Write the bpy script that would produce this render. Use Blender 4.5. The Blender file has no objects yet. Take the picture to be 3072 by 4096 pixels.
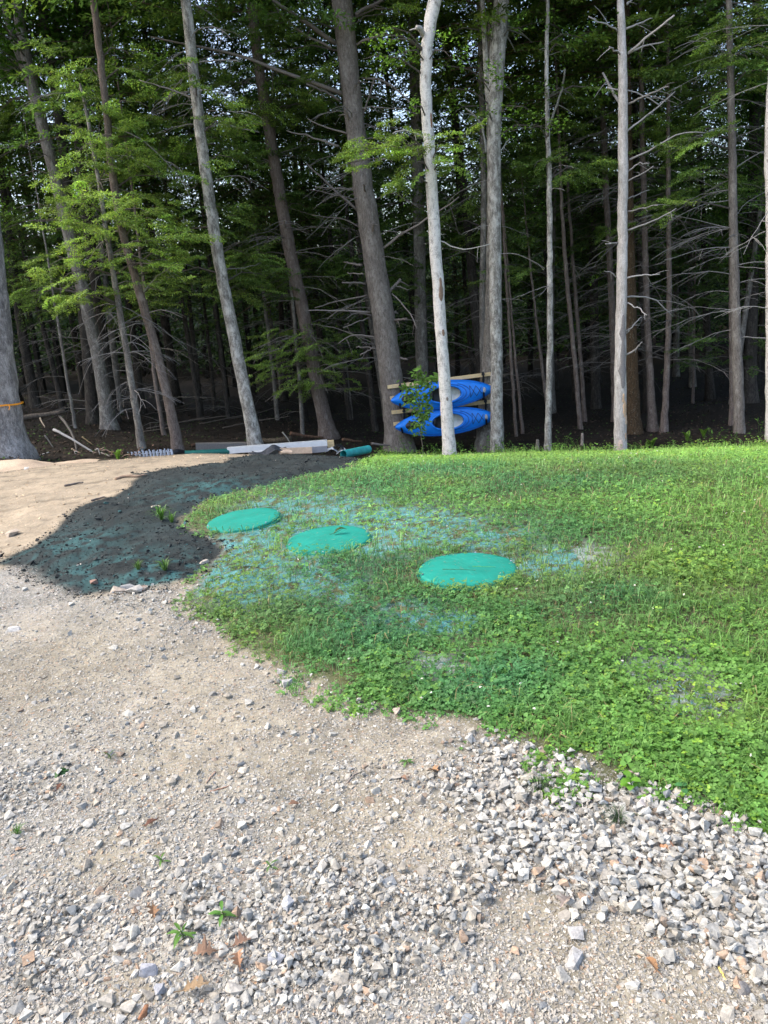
import bpy, bmesh, math, random
import numpy as np
from mathutils import Vector, Matrix

# ------------------------------------------------------------------ camera, sky, sun, exposure
scene = bpy.context.scene
COL = scene.collection
CAM_H, PITCH, ROLL, LENS = 1.62, math.radians(15.8), math.radians(5.6), 26.0
cr, sr, cp, sp = math.cos(ROLL), math.sin(ROLL), math.cos(PITCH), math.sin(PITCH)
R0, U0, FW = np.array([1., 0, 0]), np.array([0, sp, cp]), np.array([0, cp, -sp])
RT, UP = cr * R0 - sr * U0, sr * R0 + cr * U0
cam_data = bpy.data.cameras.new("camera")
cam = bpy.data.objects.new("camera", cam_data)
COL.objects.link(cam)
m = Matrix(((RT[0], UP[0], -FW[0], 0), (RT[1], UP[1], -FW[1], 0), (RT[2], UP[2], -FW[2], CAM_H), (0, 0, 0, 1)))
cam.matrix_world = m
cam_data.sensor_fit = 'VERTICAL'
cam_data.sensor_height = 36.0
cam_data.lens = LENS
cam_data.clip_start = 0.05
cam_data.clip_end = 2000
scene.camera = cam

SUN_EL, SUN_ROT = math.radians(52), math.radians(268)
world = bpy.data.worlds.new("World")
scene.world = world
world.use_nodes = True
wn = world.node_tree
bg = wn.nodes["Background"]
sky = wn.nodes.new("ShaderNodeTexSky")
sky.sky_type = 'NISHITA'
sky.sun_disc = False
sky.sun_elevation = SUN_EL
sky.sun_rotation = SUN_ROT
sky.air_density = 1.0
sky.dust_density = 4.5
sky.ozone_density = 1.0
wn.links.new(sky.outputs[0], bg.inputs[0])
bg.inputs[1].default_value = 0.15
sun_d = bpy.data.lights.new("sun", 'SUN')
sun_d.energy = 0.6
sun_d.angle = math.radians(50)
sun_d.color = (1.0, 0.97, 0.91)
sun = bpy.data.objects.new("sun", sun_d)
COL.objects.link(sun)
sdir = Vector((math.sin(SUN_ROT) * math.cos(SUN_EL), math.cos(SUN_ROT) * math.cos(SUN_EL), math.sin(SUN_EL)))
sun.rotation_euler = sdir.to_track_quat('Z', 'Y').to_euler()
scene.view_settings.view_transform = 'Standard'
scene.view_settings.look = 'None'
scene.view_settings.gamma = 1.0
scene.view_settings.exposure = 1.85
scene.cycles.max_bounces = 5
scene.cycles.diffuse_bounces = 3
scene.cycles.glossy_bounces = 2
scene.cycles.transmission_bounces = 3
scene.cycles.transparent_max_bounces = 4

rng = np.random.default_rng(7)
random.seed(7)

# ------------------------------------------------------------------ photo points to the place
FPX = LENS / 36.0 * 4096.0
S = 3072.0 / 1659.0
CAMP = np.array([0, 0, CAM_H])

def ray(x, y):
    a, b = (np.asarray(x) * S - 1536) / FPX, -(np.asarray(y) * S - 2048) / FPX
    d = FW + a[..., None] * RT + b[..., None] * UP if np.ndim(a) else FW + a * RT + b * UP
    return d

def W(x, y, Y):
    d = ray(x, y)
    return CAMP + d * (Y / d[1])

# ------------------------------------------------------------------ noise
def _h(ix, iy, seed):
    n = (ix.astype(np.int64) * 374761393 + iy.astype(np.int64) * 668265263 + seed * 1274126177) & 0xffffffff
    n = ((n ^ (n >> 13)) * 1274126177) & 0xffffffff
    return ((n ^ (n >> 16)) & 0xffff) / 65535.0

def vn(x, y, s, seed=0):
    x, y = np.asarray(x) / s, np.asarray(y) / s
    ix, iy = np.floor(x), np.floor(y)
    fx, fy = x - ix, y - iy
    fx, fy = fx * fx * (3 - 2 * fx), fy * fy * (3 - 2 * fy)
    a, b = _h(ix, iy, seed), _h(ix + 1, iy, seed)
    c, d = _h(ix, iy + 1, seed), _h(ix + 1, iy + 1, seed)
    return (a + (b - a) * fx) + ((c + (d - c) * fx) - (a + (b - a) * fx)) * fy

def fbm(x, y, s, o=3, seed=0):
    v, a, t = 0, 1.0, 0
    for i in range(o):
        v = v + a * vn(x, y, s, seed + i * 17)
        t += a
        a *= .5
        s *= .5
    return v / t

def sst(a, b, x):
    t = np.clip((x - a) / (b - a), 0, 1)
    return t * t * (3 - 2 * t)

# ------------------------------------------------------------------ terrain
SKY_X = [0, 60, 250, 420, 780, 980, 1340, 1659]
SKY_Y = [1012, 1005, 988, 975, 986, 984, 975, 966]
_t = ray(np.array(SKY_X, float), np.array(SKY_Y, float))
SK_PHI = np.arctan2(_t[:, 0], _t[:, 1])
SK_S = -_t[:, 2] / np.hypot(_t[:, 0], _t[:, 1])

def tdist(phi):      # where the woods begin
    return np.interp(phi, [-1.2, -.5, -.44, -.28, -.1, .3, .6, 1.2], [20, 13.6, 15.2, 18.6, 19.5, 20.2, 20.5, 22])

def base_z(x, y):
    x, y = np.asarray(x, float), np.asarray(y, float)
    d = np.hypot(x, y)
    phi = np.arctan2(x, y)
    s = np.interp(phi, SK_PHI, SK_S)
    w = 0.7
    dk = CAM_H / s - 0.35
    D = tdist(phi)
    q = (np.minimum(d, D) - dk) / w
    z = -s * w * np.where(q > 20, q, np.log1p(np.exp(np.minimum(q, 20))))
    fade = sst(1.5, 1.0, np.abs(phi))
    return z * fade - .012 * np.clip(d - D, 0, 40) * fade

def terrain(x, y):
    x, y = np.asarray(x, float), np.asarray(y, float)
    d = np.hypot(x, y)
    z = base_z(x, y) + (fbm(x, y, 1.6, 2, 3) - .5) * .05 * sst(1.0, 4, d)
    fr = sst(0, .8, d - tdist(np.arctan2(x, y)))
    z = z + fr * (fbm(x, y, 3.1, 3, 9) - .5) * .55
    return z

def G(x, y):         # point of the ground seen at a photo point
    d = ray(x, y)
    t = np.linspace(1, 30, 3000)
    p = CAMP + d[None, :] * t[:, None]
    k = np.argmax(p[:, 2] < terrain(p[:, 0], p[:, 1]))
    if k == 0:
        k = 2000
    return p[k]

def Gxy(pts):
    return np.array([G(a, b)[:2] for a, b in pts])

def poly_sd(px, py, poly):   # signed distance, positive inside
    px, py = np.asarray(px, float), np.asarray(py, float)
    best = np.full(px.shape, 1e9)
    ins = np.zeros(px.shape, bool)
    n = len(poly)
    for i in range(n):
        x0, y0 = poly[i]
        x1, y1 = poly[(i + 1) % n]
        ex, ey = x1 - x0, y1 - y0
        t = np.clip(((px - x0) * ex + (py - y0) * ey) / (ex * ex + ey * ey + 1e-12), 0, 1)
        best = np.minimum(best, np.hypot(px - x0 - t * ex, py - y0 - t * ey))
        c = ((y0 > py) != (y1 > py))
        with np.errstate(divide='ignore', invalid='ignore'):
            xi = x0 + (py - y0) / (y1 - y0 + 1e-12) * ex
        ins ^= c & (px < xi)
    return np.where(ins, best, -best)

lawn_edge = [(395, 1282), (432, 1345), (500, 1385), (600, 1438), (690, 1475), (760, 1508), (900, 1545), (1000, 1585),
             (1100, 1622), (1210, 1655), (1330, 1690), (1440, 1715), (1540, 1760), (1659, 1825)]
lawn_left = [(790, 995), (760, 1012), (700, 1024), (640, 1037), (560, 1055), (480, 1070), (440, 1090), (400, 1112),
             (392, 1130), (440, 1150), (472, 1180), (440, 1225)]
LE, LL = Gxy(lawn_edge), Gxy(lawn_left)
e = LE[-1] + (LE[-1] - LE[-4]) * 1.2
POLY_LAWN = np.vstack([LE, [e], [[6, e[1] - 1.5]], [[26, 2]], [[30, 19]], [[9.5, 20.3]], [[5, 20]],
                       [[W(800, 980, 19.2)[0], 19.2]], LL])
POLY_HYD = np.vstack([Gxy([(-30, 1216), (0, 1207), (60, 1172), (150, 1112), (250, 1062), (300, 1034), (288, 1024), (360, 1010),
                           (480, 1000)]), [W(560, 985, 13)[:2]], [W(640, 976, 17)[:2]], [W(790, 978, 18.5)[:2]], LL,
                      Gxy([(395, 1262), (350, 1277), (250, 1282), (180, 1287), (100, 1262), (50, 1236), (0, 1224)])])
_dr = Gxy([(-60, 1235), (40, 1228), (120, 1265), (200, 1290), (380, 1280)])
POLY_DRIVE = np.vstack([[[-14, _dr[0][1] + .2]], _dr, LE, [e], [[6, e[1] - 1.5]], [[14, -2]], [[14, -14]], [[-14, -14]]])

def zones(x, y):
    """weights of the ground's kinds at points of the place"""
    wx = x + (fbm(x, y, .5, 3, 41) - .5) * .35
    wy = y + (fbm(x, y, .5, 3, 57) - .5) * .35
    lawn = poly_sd(wx, wy, POLY_LAWN)
    hyd = poly_sd(wx, wy, POLY_HYD)
    drv = poly_sd(wx, wy, POLY_DRIVE)
    fr = np.hypot(wx, wy) - tdist(np.arctan2(wx, wy))
    return lawn, hyd, drv, fr

# ------------------------------------------------------------------ mesh builder
class MB:
    def __init__(self):
        self.v, self.q, self.t, self.cq, self.ct, self.n, self.cv = [], [], [], [], [], 0, []
    def add(self, v, f, col=(1, 1, 1)):
        v = np.asarray(v, float).reshape(-1, 3)
        f = np.asarray(f, np.int64)
        c = np.asarray(col, float)
        if c.ndim == 1:
            c = np.broadcast_to(c, (len(v), 3))
        self.v.append(v)
        self.cv.append(c)
        (self.q if f.shape[1] == 4 else self.t).append(f + self.n)
        self.n += len(v)
    def add2(self, v, fq, ft, col=(1, 1, 1)):
        n0 = self.n
        self.add(v, fq, col)
        if len(ft):
            self.t.append(np.asarray(ft, np.int64) + n0)
    def mesh(self, name, mat, smooth=False):
        me = bpy.data.meshes.new(name)
        v = np.concatenate(self.v)
        q = np.concatenate(self.q) if self.q else np.zeros((0, 4), np.int64)
        t = np.concatenate(self.t) if self.t else np.zeros((0, 3), np.int64)
        me.vertices.add(len(v))
        me.vertices.foreach_set("co", v.astype(np.float32).ravel())
        nl = len(q) * 4 + len(t) * 3
        me.loops.add(nl)
        me.loops.foreach_set("vertex_index", np.concatenate([q.ravel(), t.ravel()]).astype(np.int32))
        me.polygons.add(len(q) + len(t))
        st = np.concatenate([np.arange(len(q)) * 4, len(q) * 4 + np.arange(len(t)) * 3])
        me.polygons.foreach_set("loop_start", st.astype(np.int32))
        me.update(calc_edges=True)
        me.polygons.foreach_set("use_smooth", np.full(len(q) + len(t), bool(smooth)))
        a = me.color_attributes.new("col", 'FLOAT_COLOR', 'POINT')
        c = np.ones((len(v), 4), np.float32)
        c[:, :3] = np.concatenate(self.cv)
        a.data.foreach_set("color", c.ravel())
        if mat:
            me.materials.append(mat)
        return me
    def build(self, name, mat, parent=None, smooth=False, loc=None):
        o = bpy.data.objects.new(name, self.mesh(name, mat, smooth))
        COL.objects.link(o)
        if parent is not None:
            o.parent = parent
        if loc is not None:
            o.location = loc
        return o

def tag(o, label=None, cat=None, group=None, kind=None):
    if label: o["label"] = label
    if cat: o["category"] = cat
    if group: o["group"] = group
    if kind: o["kind"] = kind
    return o

def empty(name, loc, label=None, cat=None, group=None):
    o = bpy.data.objects.new(name, None)
    COL.objects.link(o)
    o.location = loc
    o.empty_display_size = .2
    return tag(o, label, cat, group)

def tube(mb, pts, rad, sides=6, col=(1, 1, 1), cap=True, bump=0.0, jit=None):
    """tapered tube along a polyline"""
    p = np.asarray(pts, float)
    n = len(p)
    r = np.broadcast_to(np.asarray(rad, float), (n,)) if np.ndim(rad) < 1 else np.asarray(rad, float)
    t = np.gradient(p, axis=0)
    t /= np.linalg.norm(t, axis=1)[:, None] + 1e-9
    ref = np.array([0, 0, 1.]) if abs(t[0][2]) < .9 else np.array([1., 0, 0])
    a = np.cross(t, ref)
    a /= np.linalg.norm(a, axis=1)[:, None] + 1e-9
    b = np.cross(t, a)
    th = np.arange(sides) / sides * 2 * np.pi
    rr = r[:, None] * np.ones(sides)
    if bump:
        rr = rr * (1 + bump * (rng.random((n, sides)) - .5))
    v = p[:, None, :] + rr[..., None] * (np.cos(th)[None, :, None] * a[:, None, :] + np.sin(th)[None, :, None] * b[:, None, :])
    v = v.reshape(-1, 3)
    i = np.arange(n - 1)[:, None] * sides
    j = np.arange(sides)[None, :]
    j2 = (j + 1) % sides
    f = np.stack([i + j, i + j2, i + sides + j2, i + sides + j], -1).reshape(-1, 4)
    c = np.asarray(col, float)
    if c.ndim == 2:
        c = np.repeat(c, sides, 0)
    if cap:
        v = np.vstack([v, p[:1], p[-1:]])
        k = len(v) - 2
        ft = [[(jj + 1) % sides, jj, k] for jj in range(sides)] + [[(n - 1) * sides + jj, (n - 1) * sides + (jj + 1) % sides, k + 1] for jj in range(sides)]
        if c.ndim == 2:
            c = np.vstack([c, c[:1], c[-1:]])
        mb.add2(v, f, ft, c)
    else:
        mb.add(v, f, c)

def box(mb, c, sx, sy, sz, rot=None, col=(1, 1, 1), bev=0.0):
    v = np.array([[x, y, z] for x in (-1, 1) for y in (-1, 1) for z in (-1, 1)], float) * [sx / 2, sy / 2, sz / 2]
    if rot is not None:
        v = v @ np.asarray(rot).T
    f = [[0, 1, 3, 2], [4, 6, 7, 5], [0, 4, 5, 1], [2, 3, 7, 6], [0, 2, 6, 4], [1, 5, 7, 3]]
    mb.add(v + np.asarray(c), f, col)

def unit(v):
    v = np.asarray(v, float)
    return v / (np.linalg.norm(v, axis=-1, keepdims=True) + 1e-9)

def leaves(mb, p, d, nrm, L, Wd, col, fold=0.0):
    """leaf faces: a four-sided leaf from p along d, width Wd across"""
    d = unit(d)
    s = unit(np.cross(d, nrm))
    L = np.broadcast_to(np.asarray(L, float), (len(p),))[:, None]
    Wd = np.broadcast_to(np.asarray(Wd, float), (len(p),))[:, None]
    v = np.stack([p, p + d * L * .45 + s * Wd * .5, p + d * L, p + d * L * .45 - s * Wd * .5], 1)
    if fold:
        v[:, 1] += nrm * Wd * fold
        v[:, 3] += nrm * Wd * fold
    f = np.arange(len(p))[:, None] * 4 + np.arange(4)[None, :]
    c = np.repeat(np.broadcast_to(np.asarray(col, float), (len(p), 3)), 4, 0)
    mb.add(v.reshape(-1, 3), f, c)

# ------------------------------------------------------------------ materials
def new_mat(name):
    mt = bpy.data.materials.new(name)
    mt.use_nodes = True
    nt = mt.node_tree
    b = nt.nodes["Principled BSDF"]
    return mt, nt, b

def N(nt, typ, **kw):
    n = nt.nodes.new(typ)
    for k, v in kw.items():
        setattr(n, k, v)
    return n

def mixc(nt, f, a, b, mode='MIX'):
    n = N(nt, "ShaderNodeMix", data_type='RGBA', blend_type=mode)
    for s, v in ((n.inputs[0], f), (n.inputs[6], a), (n.inputs[7], b)):
        if hasattr(v, "links"):
            nt.links.new(v, s)
        elif isinstance(v, tuple):
            s.default_value = (*v, 1) if len(v) == 3 else v
        else:
            s.default_value = v
    return n.outputs[2]

def ramp(nt, src, a, b, ca=(0, 0, 0), cb=(1, 1, 1)):
    r = N(nt, "ShaderNodeValToRGB")
    r.color_ramp.elements[0].position = a
    r.color_ramp.elements[0].color = (*ca, 1)
    r.color_ramp.elements[1].position = b
    r.color_ramp.elements[1].color = (*cb, 1)
    nt.links.new(src, r.inputs[0])
    return r.outputs[0]

def noise(nt, scale, detail=3, coord='Object', sc=(1, 1, 1), rough=.55):
    tc = N(nt, "ShaderNodeTexCoord")
    mp = N(nt, "ShaderNodeMapping")
    mp.inputs["Scale"].default_value = sc
    nt.links.new(tc.outputs[coord], mp.inputs[0])
    n = N(nt, "ShaderNodeTexNoise")
    n.inputs["Scale"].default_value = scale
    n.inputs["Detail"].default_value = detail
    n.inputs["Roughness"].default_value = rough
    nt.links.new(mp.outputs[0], n.inputs["Vector"])
    return n.outputs["Fac"]

def bump(nt, b, h, strength=.5, dist=.02):
    bp = N(nt, "ShaderNodeBump")
    bp.inputs["Strength"].default_value = strength
    bp.inputs["Distance"].default_value = dist
    nt.links.new(h, bp.inputs["Height"])
    nt.links.new(bp.outputs[0], b.inputs["Normal"])

def vcol(nt, name="col"):
    a = N(nt, "ShaderNodeVertexColor")
    a.layer_name = name
    return a.outputs[0]

def mat_leaf(name, trans=.35, rough=.55, rnd=.0):
    mt, nt, b = new_mat(name)
    c = vcol(nt)
    if rnd:
        oi = N(nt, "ShaderNodeObjectInfo")
        c = mixc(nt, ramp(nt, oi.outputs["Random"], 0, 1, (0, 0, 0), (rnd, rnd, rnd)), c, mixc(nt, 1.0, c, (1.5, .95, .55), 'MULTIPLY'))
    nt.links.new(c, b.inputs["Base Color"])
    b.inputs["Roughness"].default_value = rough
    b.inputs["Specular IOR Level"].default_value = .3
    tr = N(nt, "ShaderNodeBsdfTranslucent")
    nt.links.new(mixc(nt, 1.0, c, (1.15, 1.22, .75), 'MULTIPLY'), tr.inputs[0])
    mx = N(nt, "ShaderNodeMixShader")
    mx.inputs[0].default_value = trans
    nt.links.new(b.outputs[0], mx.inputs[1])
    nt.links.new(tr.outputs[0], mx.inputs[2])
    nt.links.new(mx.outputs[0], nt.nodes["Material Output"].inputs[0])
    return mt

def mat_bark(name, dark, light, lichen, lamt=.45, vs=5.0, hs=22.0, bs=.6, rings=0.0):
    """bark in vertical ridges with pale patches; vertex colour multiplies it"""
    mt, nt, b = new_mat(name)
    n1 = noise(nt, hs * 1.3, 5, sc=(1, 1, .22), rough=.75)
    c = mixc(nt, ramp(nt, n1, .36, .64), dark, light)
    n2 = noise(nt, vs * 1.2, 6, sc=(1, 1, .5), rough=.8)
    c = mixc(nt, ramp(nt, n2, 1 - lamt - .08, 1 - lamt + .1), c, lichen)
    n3 = noise(nt, 90, 2, sc=(1, 1, .5))
    c = mixc(nt, ramp(nt, n3, .3, .7, (.0, .0, .0), (.5, .5, .5)), c, mixc(nt, 1.0, c, (.45, .43, .42), 'MULTIPLY'))
    if rings:
        n4 = noise(nt, 14, 3, sc=(.3, .3, 2.2), rough=.7)
        c = mixc(nt, ramp(nt, n4, .6, .7, (0, 0, 0), (rings, rings, rings)), c, dark)
    n5 = noise(nt, 26, 3, sc=(1, 1, .8), rough=.8)
    c = mixc(nt, ramp(nt, n5, .60, .68, (0, 0, 0), (.65, .65, .65)), c, lichen)
    n6 = noise(nt, 11, 3, sc=(1, 1, .9), rough=.8)
    c = mixc(nt, ramp(nt, n6, .66, .72, (0, 0, 0), (.7, .7, .7)), c, tuple(v * .45 for v in dark))
    c = mixc(nt, 1.0, c, (1.04, 1.0, .94), 'MULTIPLY')
    c = mixc(nt, 1.0, c, vcol(nt), 'MULTIPLY')
    nt.links.new(c, b.inputs["Base Color"])
    b.inputs["Roughness"].default_value = .9
    b.inputs["Specular IOR Level"].default_value = .2
    bump(nt, b, n1, bs, .03)
    return mt

def mat_plain(name, col, rough=.6, var=.15, scale=20, spec=.4, metal=0.0, b_s=.0, sc=(1, 1, 1), use_v=False):
    mt, nt, b = new_mat(name)
    n = noise(nt, scale, 4, sc=sc)
    lo = tuple(max(0, c * (1 - var)) for c in col)
    hi = tuple(min(1, c * (1 + var)) for c in col)
    c = mixc(nt, ramp(nt, n, .3, .7), lo, hi)
    if use_v:
        c = mixc(nt, 1.0, c, vcol(nt), 'MULTIPLY')
    nt.links.new(c, b.inputs["Base Color"])
    b.inputs["Roughness"].default_value = rough
    b.inputs["Metallic"].default_value = metal
    b.inputs["Specular IOR Level"].default_value = spec
    if b_s:
        bump(nt, b, n, b_s, .01)
    return mt

def mat_vc(name, rough=.85, fine=60.0, amt=.35, bs=.3, spec=.3):
    mt, nt, b = new_mat(name)
    n = noise(nt, fine, 4, rough=.7)
    c = mixc(nt, 1.0, vcol(nt), ramp(nt, n, .3, .7, (1 - amt,) * 3, (1 + amt * .6,) * 3), 'MULTIPLY')
    nt.links.new(c, b.inputs["Base Color"])
    b.inputs["Roughness"].default_value = rough
    b.inputs["Specular IOR Level"].default_value = spec
    if bs:
        bump(nt, b, n, bs, .006)
    return mt

def mat_ground():
    mt, nt, b = new_mat("ground_soil")
    grit = N(nt, "ShaderNodeVertexColor"); grit.layer_name = "grit"
    gs = N(nt, "ShaderNodeSeparateColor")
    nt.links.new(grit.outputs[0], gs.inputs[0])
    n1 = noise(nt, 55, 5, rough=.75)
    n2 = noise(nt, 9, 4, rough=.65)
    c = mixc(nt, 1.0, vcol(nt), ramp(nt, n1, .28, .72, (.6, .57, .54), (1.28, 1.28, 1.28)), 'MULTIPLY')
    c = mixc(nt, 1.0, c, ramp(nt, n2, .3, .7, (.82, .80, .77), (1.12, 1.12, 1.13)), 'MULTIPLY')
    tc = N(nt, "ShaderNodeTexCoord")
    hs = []
    for sc_, th in ((150, .5), (65, .42)):
        vo = N(nt, "ShaderNodeTexVoronoi"); vo.inputs["Scale"].default_value = sc_
        nt.links.new(tc.outputs['Object'], vo.inputs["Vector"])
        sep = N(nt, "ShaderNodeSeparateColor")
        nt.links.new(vo.outputs["Color"], sep.inputs[0])
        isst = N(nt, "ShaderNodeMath", operation='LESS_THAN')
        nt.links.new(sep.outputs[0], isst.inputs[0]); isst.inputs[1].default_value = th
        inside = ramp(nt, vo.outputs["Distance"], .38, .5, (1, 1, 1), (0, 0, 0))
        f = N(nt, "ShaderNodeMath", operation='MULTIPLY')
        nt.links.new(isst.outputs[0], f.inputs[0]); nt.links.new(inside, f.inputs[1])
        f2 = N(nt, "ShaderNodeMath", operation='MULTIPLY')
        nt.links.new(f.outputs[0], f2.inputs[0]); nt.links.new(gs.outputs[0], f2.inputs[1])
        pc = mixc(nt, sep.outputs[1], (.22, .21, .19), (.39, .385, .37))
        pc = mixc(nt, ramp(nt, sep.outputs[2], .8, .95), pc, (.34, .22, .14))
        c = mixc(nt, f2.outputs[0], c, pc)
        hs.append(f2.outputs[0])
    ad = N(nt, "ShaderNodeMath", operation='ADD')
    nt.links.new(hs[0], ad.inputs[0]); nt.links.new(hs[1], ad.inputs[1])
    ad2 = N(nt, "ShaderNodeMath", operation='ADD')
    nt.links.new(ad.outputs[0], ad2.inputs[0]); nt.links.new(n1, ad2.inputs[1])
    nt.links.new(c, b.inputs["Base Color"])
    b.inputs["Roughness"].default_value = .92
    b.inputs["Specular IOR Level"].default_value = .2
    bump(nt, b, ad2.outputs[0], .6, .008)
    return mt

M = {}
M['ground'] = mat_ground()
M['leaf'] = mat_leaf("leaf", .4)
M['leaf_r'] = mat_leaf("tree_leaf", .42, rnd=.6)
M['grass'] = mat_leaf("grass_blade", .3, .45)
M['bark_grey'] = mat_bark("bark_grey", (.10, .094, .088), (.25, .235, .22), (.42, .425, .40), .42)
M['bark_pine'] = mat_bark("bark_pine", (.12, .108, .10), (.27, .245, .228), (.36, .345, .325), .42, 4, 26, .8)
M['bark_lichen'] = mat_bark("bark_lichen", (.11, .105, .095), (.30, .29, .27), (.60, .60, .575), .48, 6, 16, .5)
M['bark_birch'] = mat_bark("bark_birch", (.13, .12, .11), (.50, .48, .45), (.78, .77, .75), .58, 8, 16, .45, .5)
M['bark_bare'] = mat_bark("bark_bare", (.33, .31, .295), (.60, .58, .565), (.70, .69, .685), .45, 3, 26, .35)
M['bark_brown'] = mat_bark("bark_brown", (.11, .088, .078), (.235, .195, .178), (.33, .30, .28), .40, 5, 24, .6, .3)
M['bark_moss'] = mat_bark("bark_moss", (.05, .036, .022), (.115, .075, .042), (.30, .28, .24), .32, 9, 20, .6)
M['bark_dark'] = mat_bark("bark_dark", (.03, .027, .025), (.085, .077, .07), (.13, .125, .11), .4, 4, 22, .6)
M['bark_old'] = mat_bark("bark_old", (.12, .118, .122), (.33, .325, .33), (.52, .52, .53), .47, 5, 34, 1.0)
M['twig'] = mat_vc("dead_wood", .9, 30, .3, .2)
M['stone'] = mat_vc("crushed_stone", .85, 70, .42, .5)
M['clod'] = mat_vc("clod", .95, 60, .3, .4)
M['wood'] = mat_plain("timber", (.68, .52, .29), .7, .18, 12, .3, 0, .1, (1, 8, 8))
def mat_cover():
    mt, nt, b = new_mat("teal_cover")
    n = noise(nt, 6, 4); d = noise(nt, 30, 5, rough=.75); sc = noise(nt, 9, 4, sc=(1, 6, 1), rough=.7)
    c = mixc(nt, ramp(nt, n, .3, .7), (.007, .155, .112), (.007, .20, .152))
    c = mixc(nt, ramp(nt, sc, .56, .70, (0, 0, 0), (.35, .35, .35)), c, (.05, .30, .23))
    c = mixc(nt, ramp(nt, d, .60, .70, (0, 0, 0), (.7, .7, .7)), c, (.14, .13, .10))
    nt.links.new(c, b.inputs["Base Color"])
    b.inputs["Roughness"].default_value = .75
    b.inputs["Specular IOR Level"].default_value = .2
    bump(nt, b, n, .15, .01)
    return mt
M['teal'] = mat_cover()
M['blue'] = mat_plain("blue_plastic", (.003, .20, .78), .42, .1, 6, .5)
M['blue2'] = mat_plain("blue_plastic_groove", (.002, .125, .52), .42, .1, 6, .5)
M['black'] = mat_plain("black_plastic", (.012, .013, .016), .5, .2, 10, .4)
M['white'] = mat_plain("white_plastic", (.68, .69, .69), .45, .06, 8, .4)
M['liner'] = mat_plain("pale_plastic", (.62, .66, .66), .4, .1, 5, .5, 0, .2)
M['grey'] = mat_plain("shaded_white_plastic", (.22, .23, .26), .5, .1, 8)  # shade on the white posts' underside, put into a grey
M['card'] = mat_plain("cardboard", (.58, .44, .32), .85, .15, 12, .2)
M['aqua'] = mat_plain("aqua_plastic", (.03, .30, .30), .5, .3, 6, .4)
M['green_d'] = mat_plain("dark_green_plastic", (.01, .12, .10), .5, .2, 8, .4)
M['steel'] = mat_plain("galvanised_steel", (.30, .35, .43), .5, .25, 14, .5, .5)
M['cloth'] = mat_plain("dark_fabric", (.05, .055, .065), .8, .3, 15, .3, 0, .4)
M['orange'] = mat_plain("ribbon_orange", (.9, .33, .02), .5, .2, 20, .4)
M['vc'] = mat_vc("matt_paint", .7, 25, .15, .05)

# ------------------------------------------------------------------ the ground, one sheet split by kind
MULCH = [((640, 1088), .45), ((720, 1105), .5), ((800, 1125), .5), ((880, 1140), .5), ((960, 1152), .45), ((1040, 1160), .4),
         ((600, 1150), .35), ((520, 1180), .35), ((500, 1250), .30), ((580, 1265), .30), ((660, 1265), .30), ((610, 1210), .3),
         ((820, 1180), .22), ((540, 1215), .3), ((900, 1330), .22), ((960, 1345), .18), ((1150, 1225), .22), ((1210, 1205), .3), ((930, 1440), .16),
         ((1440, 1455), .22), ((1490, 1500), .2), ((700, 1275), .25)]
LIDP = G(1010, 1236)[0]
MULXY = [(G(*p)[:2], r) for p, r in MULCH]

def mulch(x, y):
    v = np.zeros(np.shape(x))
    for (c, r) in MULXY:
        v = np.maximum(v, np.exp(-((x - c[0]) ** 2 + (y - c[1]) ** 2) / (r * r)))
    return np.clip(v * (.35 + 1.1 * fbm(x, y, .22, 3, 77)), 0, 1)

TAN = [((420, 1640), .35), ((520, 1540), .5), ((650, 1520), .45), ((620, 1640), .3), ((760, 1760), .3), ((470, 1440), .7), ((130, 1440), .8),
       ((1150, 1975), .16), ((1300, 2080), .25), ((1500, 2160), .2), ((250, 1850), .18), ((850, 1590), .4), ((880, 1800), .25), ((300, 2130), .1)]
TANXY = [(G(*p)[:2], r) for p, r in TAN]
DENSE = [((1000, 1700), .28), ((1150, 1750), .38), ((1300, 1800), .42), ((1450, 1850), .45), ((1600, 1930), .42), ((1050, 1850), .25), ((1200, 1880), .28),
         ((1380, 1930), .25), ((1520, 2000), .25), ((950, 1960), .12), ((1100, 1650), .2), ((1250, 1700), .25), ((900, 1560), .2),
         ((400, 1390), .35), ((430, 1350), .4), ((300, 1310), .4), ((620, 1570), .12), ((560, 1950), .05), ((120, 1980), .08),
         ((60, 1700), .12), ((240, 1420), .2), ((600, 2120), .06), ((820, 2080), .06), ((100, 2100), .06)]
DENSE += [((430, 1385), .3), ((480, 1415), .25), ((540, 1445), .22), ((610, 1480), .2), ((690, 1515), .18), ((770, 1540), .18), ((850, 1560), .18), ((960, 1610), .2), ((360, 1320), .3), ((740, 1890), .16), ((840, 1940), .16), ((680, 2010), .13), ((760, 2060), .12), ((430, 1960), .08), ((800, 1700), .14)]
DENXY = [(G(*p)[:2], r) for p, r in DENSE]
e2 = LE[-1]
DENXY += [(e2 + np.array([.5, -.25]), .6), (e2 + np.array([1.2, -.6]), .8)]

def blob(L, x, y):
    v = np.zeros(np.shape(x))
    for (c, r) in L:
        v = np.maximum(v, np.exp(-((x - c[0]) ** 2 + (y - c[1]) ** 2) / (r * r)))
    return v

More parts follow.
